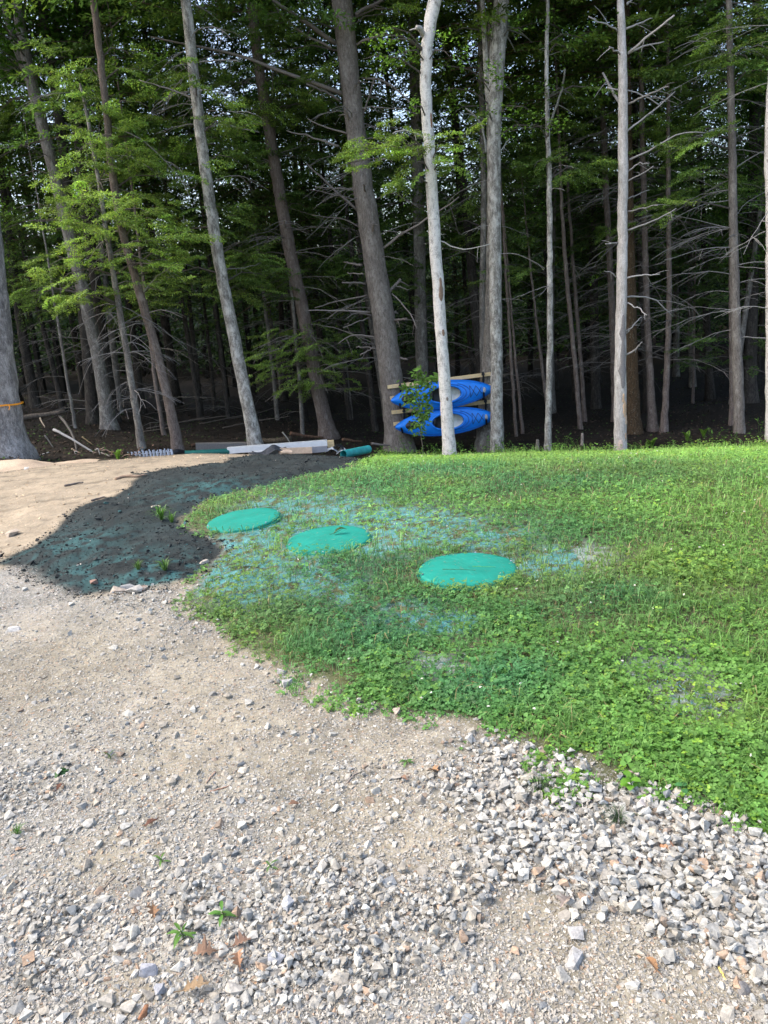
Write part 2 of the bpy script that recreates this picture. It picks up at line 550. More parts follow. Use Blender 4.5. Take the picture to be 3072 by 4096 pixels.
def build_ground():
    ld = np.concatenate([np.linspace(math.log(.05), math.log(.7), 25)[:-1], np.arange(math.log(.7), math.log(24), .0062),
                         np.linspace(math.log(24), math.log(900), 90)])
    an = np.concatenate([np.linspace(-math.pi, -.72, 60)[:-1], np.linspace(-.72, .72, 420), np.linspace(.72, math.pi, 60)[1:-1]])
    D, A = np.meshgrid(np.exp(ld), an, indexing='ij')
    X, Y = D * np.sin(A), D * np.cos(A)
    x, y = X.ravel(), Y.ravel()
    d = D.ravel()
    lawn, hyd, drv, fr = zones(x, y)
    wl, wh, wd = sst(-.03, .05, lawn), sst(-.05, .05, hyd), sst(-.1, .1, drv)
    wf = sst(-.3, .3, fr)
    wl = wl * (1 - wf)
    ws = (1 - wd) * (1 - wh) * (1 - wl) * (1 - wf)
    z = terrain(x, y)
    near = sst(16, 6, d)
    n1, n2, n3 = fbm(x, y, .28, 4, 21) - .5, fbm(x, y, .07, 3, 22) - .5, fbm(x, y, .9, 3, 25)
    rough = wd * .35 + wh * 1.0 + wl * .5 + ws * .7 + wf
    z = z + rough * (n1 * .06 + n2 * .022 * near) + wh * ((fbm(x, y, .11, 3, 23) - .5) * .03) + wh * .035 * sst(0, .4, hyd)
    z += wd * sst(-.25, -.02, -np.abs(lawn)) * -.012
    tanm = np.clip(blob(TANXY, x, y) * 1.1, 0, 1)
    c = np.zeros((len(x), 3))
    v4 = fbm(x, y, .35, 4, 31)[:, None]
    v5 = fbm(x, y, .05, 3, 33)[:, None]
    grey = np.array([.218, .214, .198]); tan = np.array([.240, .218, .174])
    dc = grey * (1 - tanm[:, None]) + tan * tanm[:, None]
    dc = dc * (.60 + .7 * v4) * (.62 + .76 * v5) * np.array([.98, 1, .965])
    dc = dc + (np.array([.24, .215, .17]) - dc) * (sst(.52, .75, v4) * .35)
    sc_ = np.array([.290, .246, .178]) * (.72 + .5 * v4) * (.85 + .3 * v5)
    sc_ = sc_ * (1 - .35 * sst(.58, .72, fbm(x * .35, y, .12, 3, 61))[:, None])
    hc = np.array([.018, .0245, .0255]) * (.6 + .8 * v4) * (.7 + .6 * v5)
    tq = sst(.52, .74, fbm(x, y, .45, 4, 35))[:, None]
    hc = hc + (np.array([.026, .040, .042]) - hc) * tq * .5
    for (pp, r) in ((( 830, 0), 0),):
        pass
    for pp, r in (((820, 1962), .5), ((640, 2290), .25), ((420, 2285), .35), ((650, 2330), .2), ((290, 2190), .4)):
        q = G(pp[0] / S, pp[1] / S)
        g = np.exp(-((x - q[0]) ** 2 + (y - q[1]) ** 2) / r ** 2)[:, None] * sst(.4, .6, fbm(x, y, .08, 3, 44))[:, None]
        hc = hc + (np.array([.04, .13, .135]) - hc) * g * .6
    mu = mulch(x, y)[:, None]
    lc = np.array([.075, .085, .035]) * (.6 + .8 * v4)
    mcol = np.where(((x > LIDP + .7) | (y < 3.35))[:, None], np.array([.24, .30, .28]), np.array([.08, .27, .28]))
    lc = lc + (mcol - lc) * np.clip(mu * 1.4, 0, .85) * sst(.35, .6, v5)
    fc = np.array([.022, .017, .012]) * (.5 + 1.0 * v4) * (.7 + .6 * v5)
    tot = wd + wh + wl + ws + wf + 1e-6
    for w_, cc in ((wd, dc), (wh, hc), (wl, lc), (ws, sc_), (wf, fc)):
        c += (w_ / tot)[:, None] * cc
    gr = np.clip(wd * (1 - .55 * tanm) + ws * .18 + wl * .15 * (1), 0, 1)
    nr, na = D.shape
    idx = np.arange(nr * na).reshape(nr, na)
    F = np.stack([idx[:-1, :], np.roll(idx, -1, 1)[:-1, :], np.roll(idx, -1, 1)[1:, :], idx[1:, :]], -1).reshape(-1, 4)
    kind = np.argmax(np.stack([wd, wh, wl, ws, wf], 1), 1)
    kf = kind[F[:, 0]]
    V = np.stack([x, y, z], 1)
    # middle disc under the camera
    for k, nm in enumerate(("driveway", "hydroseed_patch", "lawn", "sand", "forest_floor")):
        f = F[kf == k]
        u, inv = np.unique(f, return_inverse=True)
        mb = MB()
        mb.add(V[u], inv.reshape(-1, 4), c[u])
        cols = [np.stack([gr[u]] * 3, 1)]
        if k == 0:
            nf = len(u)
            pos = {a: b for b, a in enumerate(u)}
            ring = idx[0, :]
            rv = V[ring]
            rv = np.vstack([rv, [[0, 0, float(rv[:, 2].mean())]]])
            ft = [[(j + 1) % na, j, na] for j in range(na)]
            mb.add(rv, ft, c[0])
            cols.append(np.zeros((len(rv), 3)))
        me = mb.mesh(nm, M['ground'], True)
        a = me.color_attributes.new("grit", 'FLOAT_COLOR', 'POINT')
        g4 = np.ones((len(me.vertices), 4), np.float32)
        g4[:, :3] = np.concatenate(cols)
        a.data.foreach_set("color", g4.ravel())
        o = bpy.data.objects.new(nm, me)
        COL.objects.link(o)
        tag(o, kind="structure")

def gz(x, y):       # the surface with its larger lumps, for what stands on it
    lawn, hyd, drv, fr = zones(x, y)
    wl, wh, wd, wf = sst(-.03, .05, lawn), sst(-.05, .05, hyd), sst(-.1, .1, drv), sst(-.3, .3, fr)
    ws = (1 - wd) * (1 - wh) * (1 - wl) * (1 - wf)
    rough = wd * .35 + wh * 1.0 + wl * .5 + ws * .7 + wf
    near = sst(16, 6, np.hypot(x, y))
    return (terrain(x, y) + rough * ((fbm(x, y, .28, 4, 21) - .5) * .06 + (fbm(x, y, .07, 3, 22) - .5) * .022 * near) + wh * ((fbm(x, y, .11, 3, 23) - .5) * .03) + wh * .035 * sst(0, .4, hyd)
            + wd * sst(-.25, -.02, -np.abs(lawn)) * -.012)

build_ground()

# ------------------------------------------------------------------ scattering helpers
def sample(n, d0, d1, p=1.0, side=.62, off=.9):
    """points of the ground ahead; density falls with distance"""
    u = rng.random(n)
    if abs(p - 1) < 1e-6:
        d = d0 * (d1 / d0) ** u
    else:
        d = (d0 ** (1 - p) + u * (d1 ** (1 - p) - d0 ** (1 - p))) ** (1 / (1 - p))
    x = (rng.random(n) * 2 - 1) * (off + side * d)
    return x, d

def stone_shapes(n, npt=13, flat=.65):
    out = []
    for i in range(n):
        p = rng.uniform(-1, 1, (npt, 3))
        p = p / np.max(np.abs(p), axis=1)[:, None] * (.72 + .28 * rng.random((npt, 1)))
        p = (p * .55 + unit(p) * .45)
        p *= np.array([1, .6 + .35 * rng.random(), flat * (.7 + .5 * rng.random())])
        bm = bmesh.new()
        for q in p:
            bm.verts.new(q)
        bmesh.ops.convex_hull(bm, input=bm.verts)
        for v in [v for v in bm.verts if not v.link_faces]:
            bm.verts.remove(v)
        bm.verts.index_update()
        bmesh.ops.triangulate(bm, faces=bm.faces)
        bm.verts.index_update()
        out.append((np.array([v.co[:] for v in bm.verts]), np.array([[w.index for w in f.verts] for f in bm.faces])))
        bm.free()
    return out

SH = stone_shapes(16, 11) + stone_shapes(6, 9, .42)
SHs = stone_shapes(6, 7, .6)
STONE_C = np.array([[.48, .48, .47], [.56, .56, .55], [.62, .62, .60], [.42, .40, .37], [.36, .37, .38], [.50, .47, .42], [.54, .52, .485], [.38, .31, .26], [.52, .39, .30], [.30, .33, .37], [.66, .66, .64]])
STONE_P = np.array([.18, .18, .14, .10, .09, .10, .10, .022, .022, .03, .035])
STONE_P = STONE_P / STONE_P.sum()

def rotm(n):
    """random rotation: about z, with some tilt"""
    a = rng.random(n) * 2 * np.pi
    t = rng.normal(size=n) * .35
    b = rng.random(n) * 2 * np.pi
    ca, sa = np.cos(a), np.sin(a)
    Rz = np.zeros((n, 3, 3)); Rz[:, 0, 0] = ca; Rz[:, 0, 1] = -sa; Rz[:, 1, 0] = sa; Rz[:, 1, 1] = ca; Rz[:, 2, 2] = 1
    ct, st = np.cos(t), np.sin(t)
    Rx = np.zeros((n, 3, 3)); Rx[:, 0, 0] = 1; Rx[:, 1, 1] = ct; Rx[:, 1, 2] = -st; Rx[:, 2, 1] = st; Rx[:, 2, 2] = ct
    cb, sb = np.cos(b), np.sin(b)
    Rb = np.zeros((n, 3, 3)); Rb[:, 0, 0] = cb; Rb[:, 0, 1] = -sb; Rb[:, 1, 0] = sb; Rb[:, 1, 1] = cb; Rb[:, 2, 2] = 1
    return Rz @ Rx @ Rb

def put_stones(mb, x, y, z, size, col, shapes):
    k = rng.integers(0, len(shapes), len(x))
    R = rotm(len(x))
    for i, (v, f) in enumerate(shapes):
        s = np.where(k == i)[0]
        if not len(s):
            continue
        P = np.einsum('nij,vj->nvi', R[s], v) * size[s][:, None, None]
        P += np.stack([x[s], y[s], z[s]], 1)[:, None, :]
        F = (f[None] + (np.arange(len(s)) * len(v))[:, None, None]).reshape(-1, 3)
        mb.add(P.reshape(-1, 3), F, np.repeat(col[s], len(v), 0))

def stone_cols(n, warm=0.0):
    c = STONE_C[rng.choice(len(STONE_C), n, p=STONE_P)] * (.47 + .24 * rng.random((n, 1))) * np.array([1.01, 1, .935])
    return np.clip(c * np.array([1 + warm, 1, 1 - warm]), 0, .8)

def scatter_gravel():
    mb = MB()
    # big crushed stone in the dense beds
    x, y = sample(95000, .75, 9, 1.5)
    lawn, hyd, drv, fr = zones(x, y)
    den = np.clip(blob(DENXY, x, y) * (.45 + 1.1 * fbm(x, y, .22, 3, 91)) + .17 * fbm(x, y, .6, 2, 90), 0, 1) * (1 - .9 * np.clip(blob(TANXY, x, y) * 1.1, 0, 1))
    pr = np.clip(den * 1.7 - .25, 0, 1)
    keep = (drv > -.05) & (lawn < .04) & (rng.random(len(x)) < pr * .9)
    x, y = x[keep], y[keep]
    d = np.hypot(x, y)
    s = rng.lognormal(math.log(.0118), .38, len(x)).clip(.005, .030)
    s = np.maximum(s, .0016 * d)
    s *= np.where(x < .1, .72, 1.0)
    layer = rng.random(len(x)) ** 2 * .022
    put_stones(mb, x, y, gz(x, y) + s * .25 + layer * (s < .024), s, stone_cols(len(x)), SH)
    n1 = len(x)
    # middling stones everywhere on the drive
    x, y = sample(150000, .75, 11, 1.6)
    lawn, hyd, drv, fr = zones(x, y)
    tanm = np.clip(blob(TANXY, x, y) * 1.1, 0, 1)
    cl = fbm(x, y, .45, 3, 93)
    pr = np.clip((cl - .28) * 2.6, .28, 1) * (1 - .70 * tanm)
    far = sst(6, 9, np.hypot(x, y))
    keep = (drv > 0) & (lawn < .02) & (rng.random(len(x)) < pr * .8 * (1 - far * .8))
    x, y = x[keep], y[keep]
    s = rng.lognormal(math.log(.0066), .54, len(x)).clip(.003, .026)
    s = np.maximum(s, .0011 * np.hypot(x, y))
    put_stones(mb, x, y, gz(x, y) + s * .12, s, stone_cols(len(x), .02), SH)
    # fines
    x, y = sample(330000, .7, 10, 1.6)
    lawn, hyd, drv, fr = zones(x, y)
    pr = np.clip((fbm(x, y, .25, 3, 95) - .2) * 2.2, .35, 1)
    keep = (drv > -.05) & (lawn < .08) & (rng.random(len(x)) < pr)
    x, y = x[keep], y[keep]
    s = rng.lognormal(math.log(.0040), .42, len(x)).clip(.0018, .009)
    s = np.maximum(s, .0009 * np.hypot(x, y))
    put_stones(mb, x, y, gz(x, y) + s * .1, s, stone_cols(len(x), .05), SHs)
    o = mb.build("gravel", M['stone'])
    tag(o, "pale crushed stone and grit covering the driveway", "gravel", kind="stuff")
    # clods and pebbles on the dark patch, pebbles on the sand
    mb = MB()
    x, y = sample(190000, 3, 19, 1.3)
    lawn, hyd, drv, fr = zones(x, y)
    keep = (hyd > -.08) & (rng.random(len(x)) < np.clip(.25 + .9 * fbm(x, y, .3, 2, 97), 0, 1))
    x, y = x[keep], y[keep]
    s = np.maximum(rng.lognormal(math.log(.0042), .65, len(x)).clip(.002, .03), .0006 * np.hypot(x, y))
    c = np.array([.025, .029, .029]) * (.55 + .9 * rng.random((len(x), 1)))
    pale = rng.random(len(x)) < .005
    c[pale] = [.42, .38, .33]
    tqs = rng.random(len(x)) < .03
    c[tqs] = [.04, .10, .10]
    put_stones(mb, x, y, gz(x, y) + s * .2, s, c, SHs)
    tag(mb.build("dirt_clods", M['clod']), "dark crumbs of soil over the seeded patch", "soil crumbs", kind="stuff")
    mb = MB()
    x, y = sample(16000, 5, 19, 1.2)
    lawn, hyd, drv, fr = zones(x, y)
    keep = (hyd < 0) & (lawn < 0) & (drv < 0) & (fr < 0) & (rng.random(len(x)) < .35)
    x, y = x[keep], y[keep]
    s = np.maximum(rng.lognormal(math.log(.008), .5, len(x)).clip(.004, .05), .0008 * np.hypot(x, y))
    c = np.array([.5, .38, .25]) * (.5 + .9 * rng.random((len(x), 1)))
    put_stones(mb, x, y, gz(x, y) + s * .1, s, c, SHs)
    tag(mb.build("sand_pebbles", M['stone']), "small pebbles strewn over the tan sand", "pebbles", kind="stuff")

scatter_gravel()

# ------------------------------------------------------------------ lawn: clover, grass blades, seed mulch, clover flowers
def lawn_tone(x, y):
    """hue of the sward: fresh yellow green far off and to one side, deeper blue green in drifts"""
    d = np.hypot(x, y)
    far = sst(2.5, 8, d)
    blue = np.zeros(np.shape(x))
    for pp, rx, ry in (((880, 1035), 2.6, 1.3), ((1100, 1045), 2.2, .9), ((620, 1110), 1.0, .8), ((800, 1350), .8, .6), ((640, 1330), .6, .5), ((1250, 1300), .5, .4), ((760, 1240), .8, .6), ((1050, 1480), .4, .3), ((1100, 1150), .9, .7)):
        c = G(*pp)
        blue = np.maximum(blue, np.exp(-((x - c[0]) / rx) ** 2 - ((y - c[1]) / ry) ** 2))
    blue = np.clip(blue * (.6 + .8 * fbm(x, y, .5, 3, 12)), 0, 1)
    dry = sst(.56, .72, fbm(x, y, .8, 3, 15))
    n = len(x)
    base = np.array([.105, .22, .046]) * (1 - far[:, None]) + np.array([.185, .34, .066]) * far[:, None]
    base = base + (np.array([.04, .15, .07]) - base) * blue[:, None] * .8
    base = base + (np.array([.19, .24, .045]) - base) * dry[:, None] * .25
    big = fbm(x, y, 1.3, 3, 5)[:, None]
    return base * (.70 + .6 * big)

LID = [((527, 1127), .30), ((711, 1171), .302), ((1010, 1236), .30)]
LIDXY = [(G(*p), r) for p, r in LID]

def lawn_keep(x, y, thr):
    lawn, hyd, drv, fr = zones(x, y)
    dl = np.full(len(x), 9.0)
    for c, r in LIDXY:
        dl = np.minimum(dl, np.hypot(x - c[0], y - c[1]) - r)
    mu = mulch(x, y)
    pr = np.clip(lawn / .28 + (fbm(x, y, .16, 2, 66) - .42) * 1.3 + .1, 0, 1) * (1 - np.clip(mu * 1.35, 0, .74))
    thin = sst(.50, .38, fbm(x, y, .35, 3, 68)) * .55 * sst(6.5, 3.5, np.hypot(x, y)) * .7
    pr *= (1 - thin) * (fr < .25)
    pr *= sst(-.05, .04, dl)
    return rng.random(len(x)) < pr * thr

def build_lawn():
    # clover
    mb = MB()
    for (n, d0, d1, p, Ls) in ((420000, 1.4, 20.5, 1.2, .0110),):
        x, y = sample(n, d0, d1, p)
        patch = sst(.36, .56, fbm(x, y, .55, 3, 70))
        k = lawn_keep(x, y, 1) & (rng.random(n) < .30 + .7 * patch)
        x, y = x[k], y[k]
        n = len(x)
        d = np.hypot(x, y)
        L = np.maximum(Ls * rng.lognormal(0, .3, n), .00135 * d)
        big = rng.random(n) < .04
        L[big] *= 1.5
        h = np.abs(rng.normal(.028, .017, n)) * (.6 + .8 * fbm(x, y, .3, 2, 71)) + .008
        h *= sst(-.05, .35, zones(x, y)[0]) * .75 + .3
        h = h * (1 + 3.5 * sst(15.5, 19, d) * sst(.5, .68, fbm(x, y, .45, 2, 73)))
        z = gz(x, y) + h
        a0 = rng.random(n) * 2 * np.pi
        nr = unit(np.stack([rng.normal(0, .28, n), rng.normal(-.12, .28, n), np.ones(n)], 1))
        tone = lawn_tone(x, y) * rng.lognormal(0, .22, (n, 1)) * np.array([1, 1.02, 1])
        yel = rng.random(n) < .10
        tone[yel] *= [1.5, 1.22, .8]
        P = np.stack([x, y, z], 1)
        e1 = unit(np.cross(nr, [0, 1, .01]))
        e2_ = np.cross(nr, e1)
        for j in range(3):
            a = a0 + j * 2.094 + rng.normal(0, .12, n)
            dd = e1 * np.cos(a)[:, None] + e2_ * np.sin(a)[:, None]
            dd = dd + nr * rng.normal(-.05, .15, n)[:, None]
            s = np.cross(dd, nr)
            # heart-like leaflet of 5 points
            Lx = L[:, None]
            v = np.stack([P, P + dd * Lx * .55 + s * Lx * .48 + nr * Lx * .1, P + dd * Lx * .98 + s * Lx * .26, P + dd * Lx * .98 - s * Lx * .26, P + dd * Lx * .55 - s * Lx * .48 + nr * Lx * .1], 1)
            i = np.arange(n)[:, None] * 5
            cc = np.repeat(tone * (.92 + .16 * rng.random((n, 1))), 5, 0)
            mb.add2(v.reshape(-1, 3), i + np.array([0, 1, 2, 3]), i + np.array([0, 3, 4]), cc)
    tag(mb.build("clover", M['leaf']), "low green clover covering the lawn", "clover", kind="stuff")
    # grass
    mb = MB()
    n = 300000
    x, y = sample(n, 1.4, 20.5, 1.25)
    tuft = fbm(x, y, .16, 2, 72)
    patch = 1 - sst(.36, .56, fbm(x, y, .55, 3, 70))
    k = lawn_keep(x, y, 1) & (rng.random(n) < .25 + .75 * patch * sst(.3, .5, tuft) + .15)
    x, y, tuft = x[k], y[k], tuft[k]
    n = len(x)
    d = np.hypot(x, y)
    L = np.abs(rng.normal(.060, .025, n)) * (.4 + 1.1 * tuft) + .015
    L *= sst(0, .2, zones(x, y)[0]) * .5 + .5
    L *= 1 + 2.2 * sst(15.5, 19, d) * sst(.45, .65, fbm(x, y, .45, 2, 73))
    Wd = np.maximum(.0032 * rng.lognormal(0, .3, n), .0009 * d)
    a = rng.random(n) * 2 * np.pi
    lean = .35 + .8 * rng.random(n)
    dirx, diry = np.cos(a), np.sin(a)
    P = np.stack([x, y, gz(x, y) - .003], 1)
    side = np.stack([-diry, dirx, np.zeros(n)], 1)
    dv = np.stack([dirx, diry, np.zeros(n)], 1)
    p1 = P + dv * (L * lean * .35)[:, None] + [0, 0, 1] * (L * .62)[:, None]
    p2 = P + dv * (L * lean)[:, None] + [0, 0, 1] * (L * (.98 - .42 * lean))[:, None]
    Wc = Wd[:, None]
    v = np.stack([P - side * Wc * .5, P + side * Wc * .5, p1 + side * Wc * .45, p1 - side * Wc * .45, p2], 1)
    i = np.arange(n)[:, None] * 5
    tone = lawn_tone(x, y) * rng.lognormal(0, .25, (n, 1)) * np.array([1.05, 1.0, 1.15])
    dry = rng.random(n) < .07
    tone[dry] = np.array([.32, .26, .13]) * (.6 + .6 * rng.random((dry.sum(), 1)))
    mb.add2(v.reshape(-1, 3), i + np.array([0, 1, 2, 3]), i + np.array([3, 2, 4]), np.repeat(tone, 5, 0))
    tag(mb.build("grass", M['grass']), "thin green grass growing among the clover", "grass", kind="stuff")
    # sprayed mulch fibres
    mb = MB()
    n = 90000
    x, y = sample(n, 2, 14, 1.2)
    mu = mulch(x, y)
    lawn, hyd, drv, fr = zones(x, y)
    k = (lawn > 0) & (rng.random(n) < np.clip(mu * 1.6 - .35, 0, 1))
    for c, r in LIDXY:
        k &= np.hypot(x - c[0], y - c[1]) > r
    x, y = x[k], y[k]
    n = len(x)
    a = rng.random(n) * 6.283
    dv = np.stack([np.cos(a), np.sin(a), rng.normal(0, .15, n)], 1)
    nr = unit(np.stack([rng.normal(0, .3, n), rng.normal(0, .3, n), np.ones(n)], 1))
    P = np.stack([x, y, gz(x, y) + .004 + rng.random(n) * .012], 1)
    pale = .36 + .5 * ((x > LIDXY[2][0][0] + .7) | (y < 3.35))
    c = np.where(rng.random((n, 1)) < 1 - pale[:, None], np.array([.055, .27, .31]), np.array([.26, .34, .33])) * (.6 + .6 * rng.random((n, 1)))
    leaves(mb, P, dv, nr, .02 + .02 * rng.random(n), np.maximum(.004, .001 * np.hypot(x, y)), c)
    tag(mb.build("seed_mulch", M['clod']), "turquoise sprayed seed mulch between the covers", "mulch", kind="stuff")
    # white clover heads
    mb = MB()
    x, y = sample(900, 2, 19, .8)
    k = lawn_keep(x, y, .6) & (fbm(x, y, 1.2, 2, 88) > .42)
    x, y = x[k], y[k]
    n = len(x)
    s = np.maximum(.008, .0011 * np.hypot(x, y))
    put_stones(mb, x, y, gz(x, y) + .05 + .03 * rng.random(n), s, np.array([.62, .60, .52]) * (.7 + .4 * rng.random((n, 1))), SHs)
    tag(mb.build("clover_flowers", M['clod']), "small white clover heads dotted over the lawn", "flowers", kind="stuff")

build_lawn()

# ------------------------------------------------------------------ trees
def frond(P0, az, L, droop, nt=16, nu=7, lw=(.075, .03), wide=.42, rise=.0):
    """flat feathery hemlock spray: leaf faces set along side twigs of one axis"""
    t = np.linspace(.06, 1, nt)
    ax = np.array([math.cos(az), math.sin(az), 0])
    sd = np.array([-math.sin(az), math.cos(az), 0])
    C = P0 + ax * (t * L)[:, None] + np.array([0, 0, 1.]) * (rise * t * L - droop * (t ** 2) * L)[:, None]
    tl = wide * L * (np.sin(np.pi * np.minimum(t * .9 + .12, 1)) ** .7) * (.8 + .4 * rng.random(nt))
    out = []
    for s in (-1, 1):
        a = math.radians(52) + rng.normal(0, .12, nt)
        dv = ax * np.cos(a)[:, None] + sd * (s * np.sin(a))[:, None] + np.array([0, 0, -1.]) * (.12 + .18 * rng.random(nt))[:, None]
        u = np.linspace(.05, 1, nu)
        P = C[:, None, :] + dv[:, None, :] * (tl[:, None] * u)[..., None]
        P = P + rng.normal(0, .012, P.shape)
        P[..., 2] -= .12 * (tl[:, None] * u) ** 2 / max(L, .1)
        D = dv[:, None, :] + (rng.normal(0, .45, P.shape))
        out.append((P.reshape(-1, 3), D.reshape(-1, 3)))
    P = np.vstack([o[0] for o in out])
    D = np.vstack([o[1] for o in out])
    return P, D

def add_fronds(mb, fr, lw, tone, var=.22):
    P = np.vstack([f[0] for f in fr])
    D = np.vstack([f[1] for f in fr])
    cnt = [len(f[0]) for f in fr]
    n = len(P)
    nr = unit(np.stack([rng.normal(0, .35, n), rng.normal(0, .35, n), np.ones(n)], 1))
    c = np.asarray(tone, float)
    per = np.concatenate([np.full(k, v) for k, v in zip(cnt, rng.lognormal(0, var, len(cnt)))])
    c = c * per[:, None] * rng.lognormal(0, .2, (n, 1))
    yel = rng.random(n) < .15
    c[yel] *= [1.4, 1.2, .8]
    leaves(mb, P, D, nr, lw[0] * rng.lognormal(0, .25, n), lw[1] * rng.lognormal(0, .2, n), c)

def broad(mb, C, R, n, L, tone):
    """clump of broad leaves lying in loose tiers"""
    tiers = rng.integers(0, 4, n)
    p = rng.normal(size=(n, 3)) * np.array([R[0], R[1], R[2] * .18]) * .55
    p[:, 2] += (tiers / 3 - .5) * R[2] * 1.5
    p = p + np.asarray(C)
    d = rng.normal(size=(n, 3)) * [1, 1, .35] + [0, 0, -.2]
    nr = unit(np.stack([rng.normal(0, .5, n), rng.normal(-.15, .5, n), np.ones(n)], 1))
    c = np.asarray(tone) * rng.lognormal(0, .28, (n, 1))
    leaves(mb, p, d, nr, L * rng.lognormal(0, .2, n), L * .72 * rng.lognormal(0, .2, n), c, .12)

def limb(mb, P0, az, el, L, r0, droop=.3, n=7, sides=4, col=(.22, .20, .18), twigs=3, tw=.35, wig=.05):
    t = np.linspace(0, 1, n)
    d = np.array([math.cos(az) * math.cos(el), math.sin(az) * math.cos(el), math.sin(el)])
    P = P0 + d * (t * L)[:, None]
    P[:, 2] -= droop * L * t ** 2
    P[1:] += np.cumsum(rng.normal(0, wig * L / n, (n - 1, 3)), 0)
    tube(mb, P, r0 * (1 - .75 * t) + .002, sides, col, cap=False)
    for k in range(twigs):
        i = rng.integers(1, n - 1) if n > 2 else 1
        a2 = az + rng.choice([-1, 1]) * (.4 + .7 * rng.random())
        l2 = L * tw * (.5 + rng.random())
        tt = np.linspace(0, 1, 4)
        q = P[i] + np.array([math.cos(a2), math.sin(a2), el * .3 - .15]) * (tt * l2)[:, None]
        q[:, 2] -= (droop * .9) * l2 * tt ** 2
        q[1:] += rng.normal(0, wig * .3 * L / 4, (3, 3))
        tube(mb, q, r0 * .5 * (1 - .7 * tt) + .0015, 3, col, cap=False)
    return P

HEM_D, HEM_LIT = np.array([.072, .142, .042]), np.array([.31, .45, .11])  # base and front-lit hemlock leaf tones; the second holds light in its colour

def hemlock_meshes(h=18, z0=4.5, R=3.0, nb=95, seed=0, tone=HEM_D, dead=30, rad=.16, fine=1.0):
    """trunk, bare low limbs and crown of one woodland hemlock, standing at the origin"""
    tk = MB()
    z = np.linspace(-.3, h, 16)
    lean = rng.normal(0, .015, 2)
    cx = lean[0] * z + .05 * np.sin(z * .5 + seed)
    cy = lean[1] * z
    r = rad * (1 - .85 * (np.clip(z, 0, h) / h)) * (1 + .5 * np.exp(-np.clip(z + .3, 0, 9) / .25))
    tube(tk, np.stack([cx, cy, z], 1), r, 8, bump=.1)
    db = MB()
    for i in range(dead):
        zz = 1.2 + (z0 + 2.5 - 1.2) * rng.random()
        P0 = np.array([np.interp(zz, z, cx), np.interp(zz, z, cy), zz])
        cc = np.array([.085, .077, .068]) * (.6 + .7 * rng.random())
        limb(db, P0, rng.random() * 6.283, .25 * rng.normal() + .15, .7 + 1.6 * rng.random(), .012, .25 + .3 * rng.random(), 6, 3, cc, 3, .4)
    cr_ = MB()
    fr = []
    for i in range(nb):
        u = rng.random() ** .85
        zz = z0 + (h - z0) * u
        Rz = R * (1 - u) ** .75 * (.55 + .55 * rng.random()) + .35
        az = rng.random() * 6.283
        P0 = np.array([np.interp(zz, z, cx), np.interp(zz, z, cy), zz])
        rise = .25 * rng.normal() + .15
        limb(cr_, P0, az, rise, Rz, .016, .3, 5, 3, (.12, .10, .085), 0)
        k = max(1, int(Rz / .9))
        for j in range(k):
            t0 = (j + .3) / k
            Q = P0 + np.array([math.cos(az), math.sin(az), rise]) * Rz * t0
            Q[2] -= .3 * Rz * t0 ** 2
            fr.append(frond(Q, az + rng.normal(0, .35), min(Rz, 1.3) * (1.1 - .5 * t0), .25 + .25 * rng.random(), int(11 * fine), int(6 * fine)))
    lw = (.12 / fine, .05 / fine)
    add_fronds(cr_, fr, lw, tone, .35)
    return tk.mesh("hemlock_trunk", M['bark_dark'], True), db.mesh("hemlock_limbs", M['twig']), cr_.mesh("hemlock_crown", M['leaf_r'])

def broad_meshes(h=17, z0=6, R=3.2, seed=0, tone=(.05, .12, .02), rad=.13, n=60):
    tk = MB()
    z = np.linspace(-.3, h * .85, 14)
    cx, cy = .12 * np.sin(z * .35 + seed), .1 * np.cos(z * .3 + seed)
    tube(tk, np.stack([cx, cy, z], 1), rad * (1 - .8 * np.clip(z, 0, h) / h) * (1 + .4 * np.exp(-np.clip(z + .3, 0, 9) / .3)), 8, bump=.08)
    cr_ = MB()
    for i in range(n):
        u = rng.random()
        zz = z0 + (h * .85 - z0) * u
        P0 = np.array([np.interp(zz, z, cx), np.interp(zz, z, cy), zz])
        az, L = rng.random() * 6.283, R * (.4 + .6 * rng.random()) * (1 - .5 * u)
        P = limb(cr_, P0, az, .5, L, .02, .1, 6, 3, (.13, .115, .10), 2)
        for q in (P[3], P[-1], P[-1] + rng.normal(0, .3, 3)):
            broad(cr_, q, (.7, .7, .35), 75, .11, np.asarray(tone) * rng.lognormal(0, .3))
    return tk.mesh("broadleaf_trunk", M['bark_grey'], True), None, cr_.mesh("broadleaf_crown", M['leaf_r'])

HV = [hemlock_meshes(18, 3.8, 3.3, 160, 1), hemlock_meshes(20, 4.6, 3.2, 165, 2, HEM_D * 1.15), hemlock_meshes(15, 3.2, 2.9, 150, 3, HEM_D * .95, 30, .12),
      hemlock_meshes(19, 5.2, 3.5, 155, 4, HEM_D * 1.25, 40, .18), hemlock_meshes(12, 3.4, 2.6, 100, 5, HEM_D * 1.1, 30, .09)]
BV = [broad_meshes(17, 5.5, 3.2, 1), broad_meshes(15, 4.5, 2.8, 2, (.065, .14, .02))]

def put_tree(ms, x, y, rot, sc, label, cat, group, nm):
    t = empty(nm, (x, y, float(terrain(x, y))), label, cat, group)
    t.rotation_euler = (random.gauss(0, .03), random.gauss(0, .03) - .03, rot)
    t.scale = (sc,) * 3
    for me, n2 in zip(ms, ("trunk", "bare_branches", "crown")):
        if me:
            o = bpy.data.objects.new(n2, me)
            COL.objects.link(o)
            o.parent = t
    return t

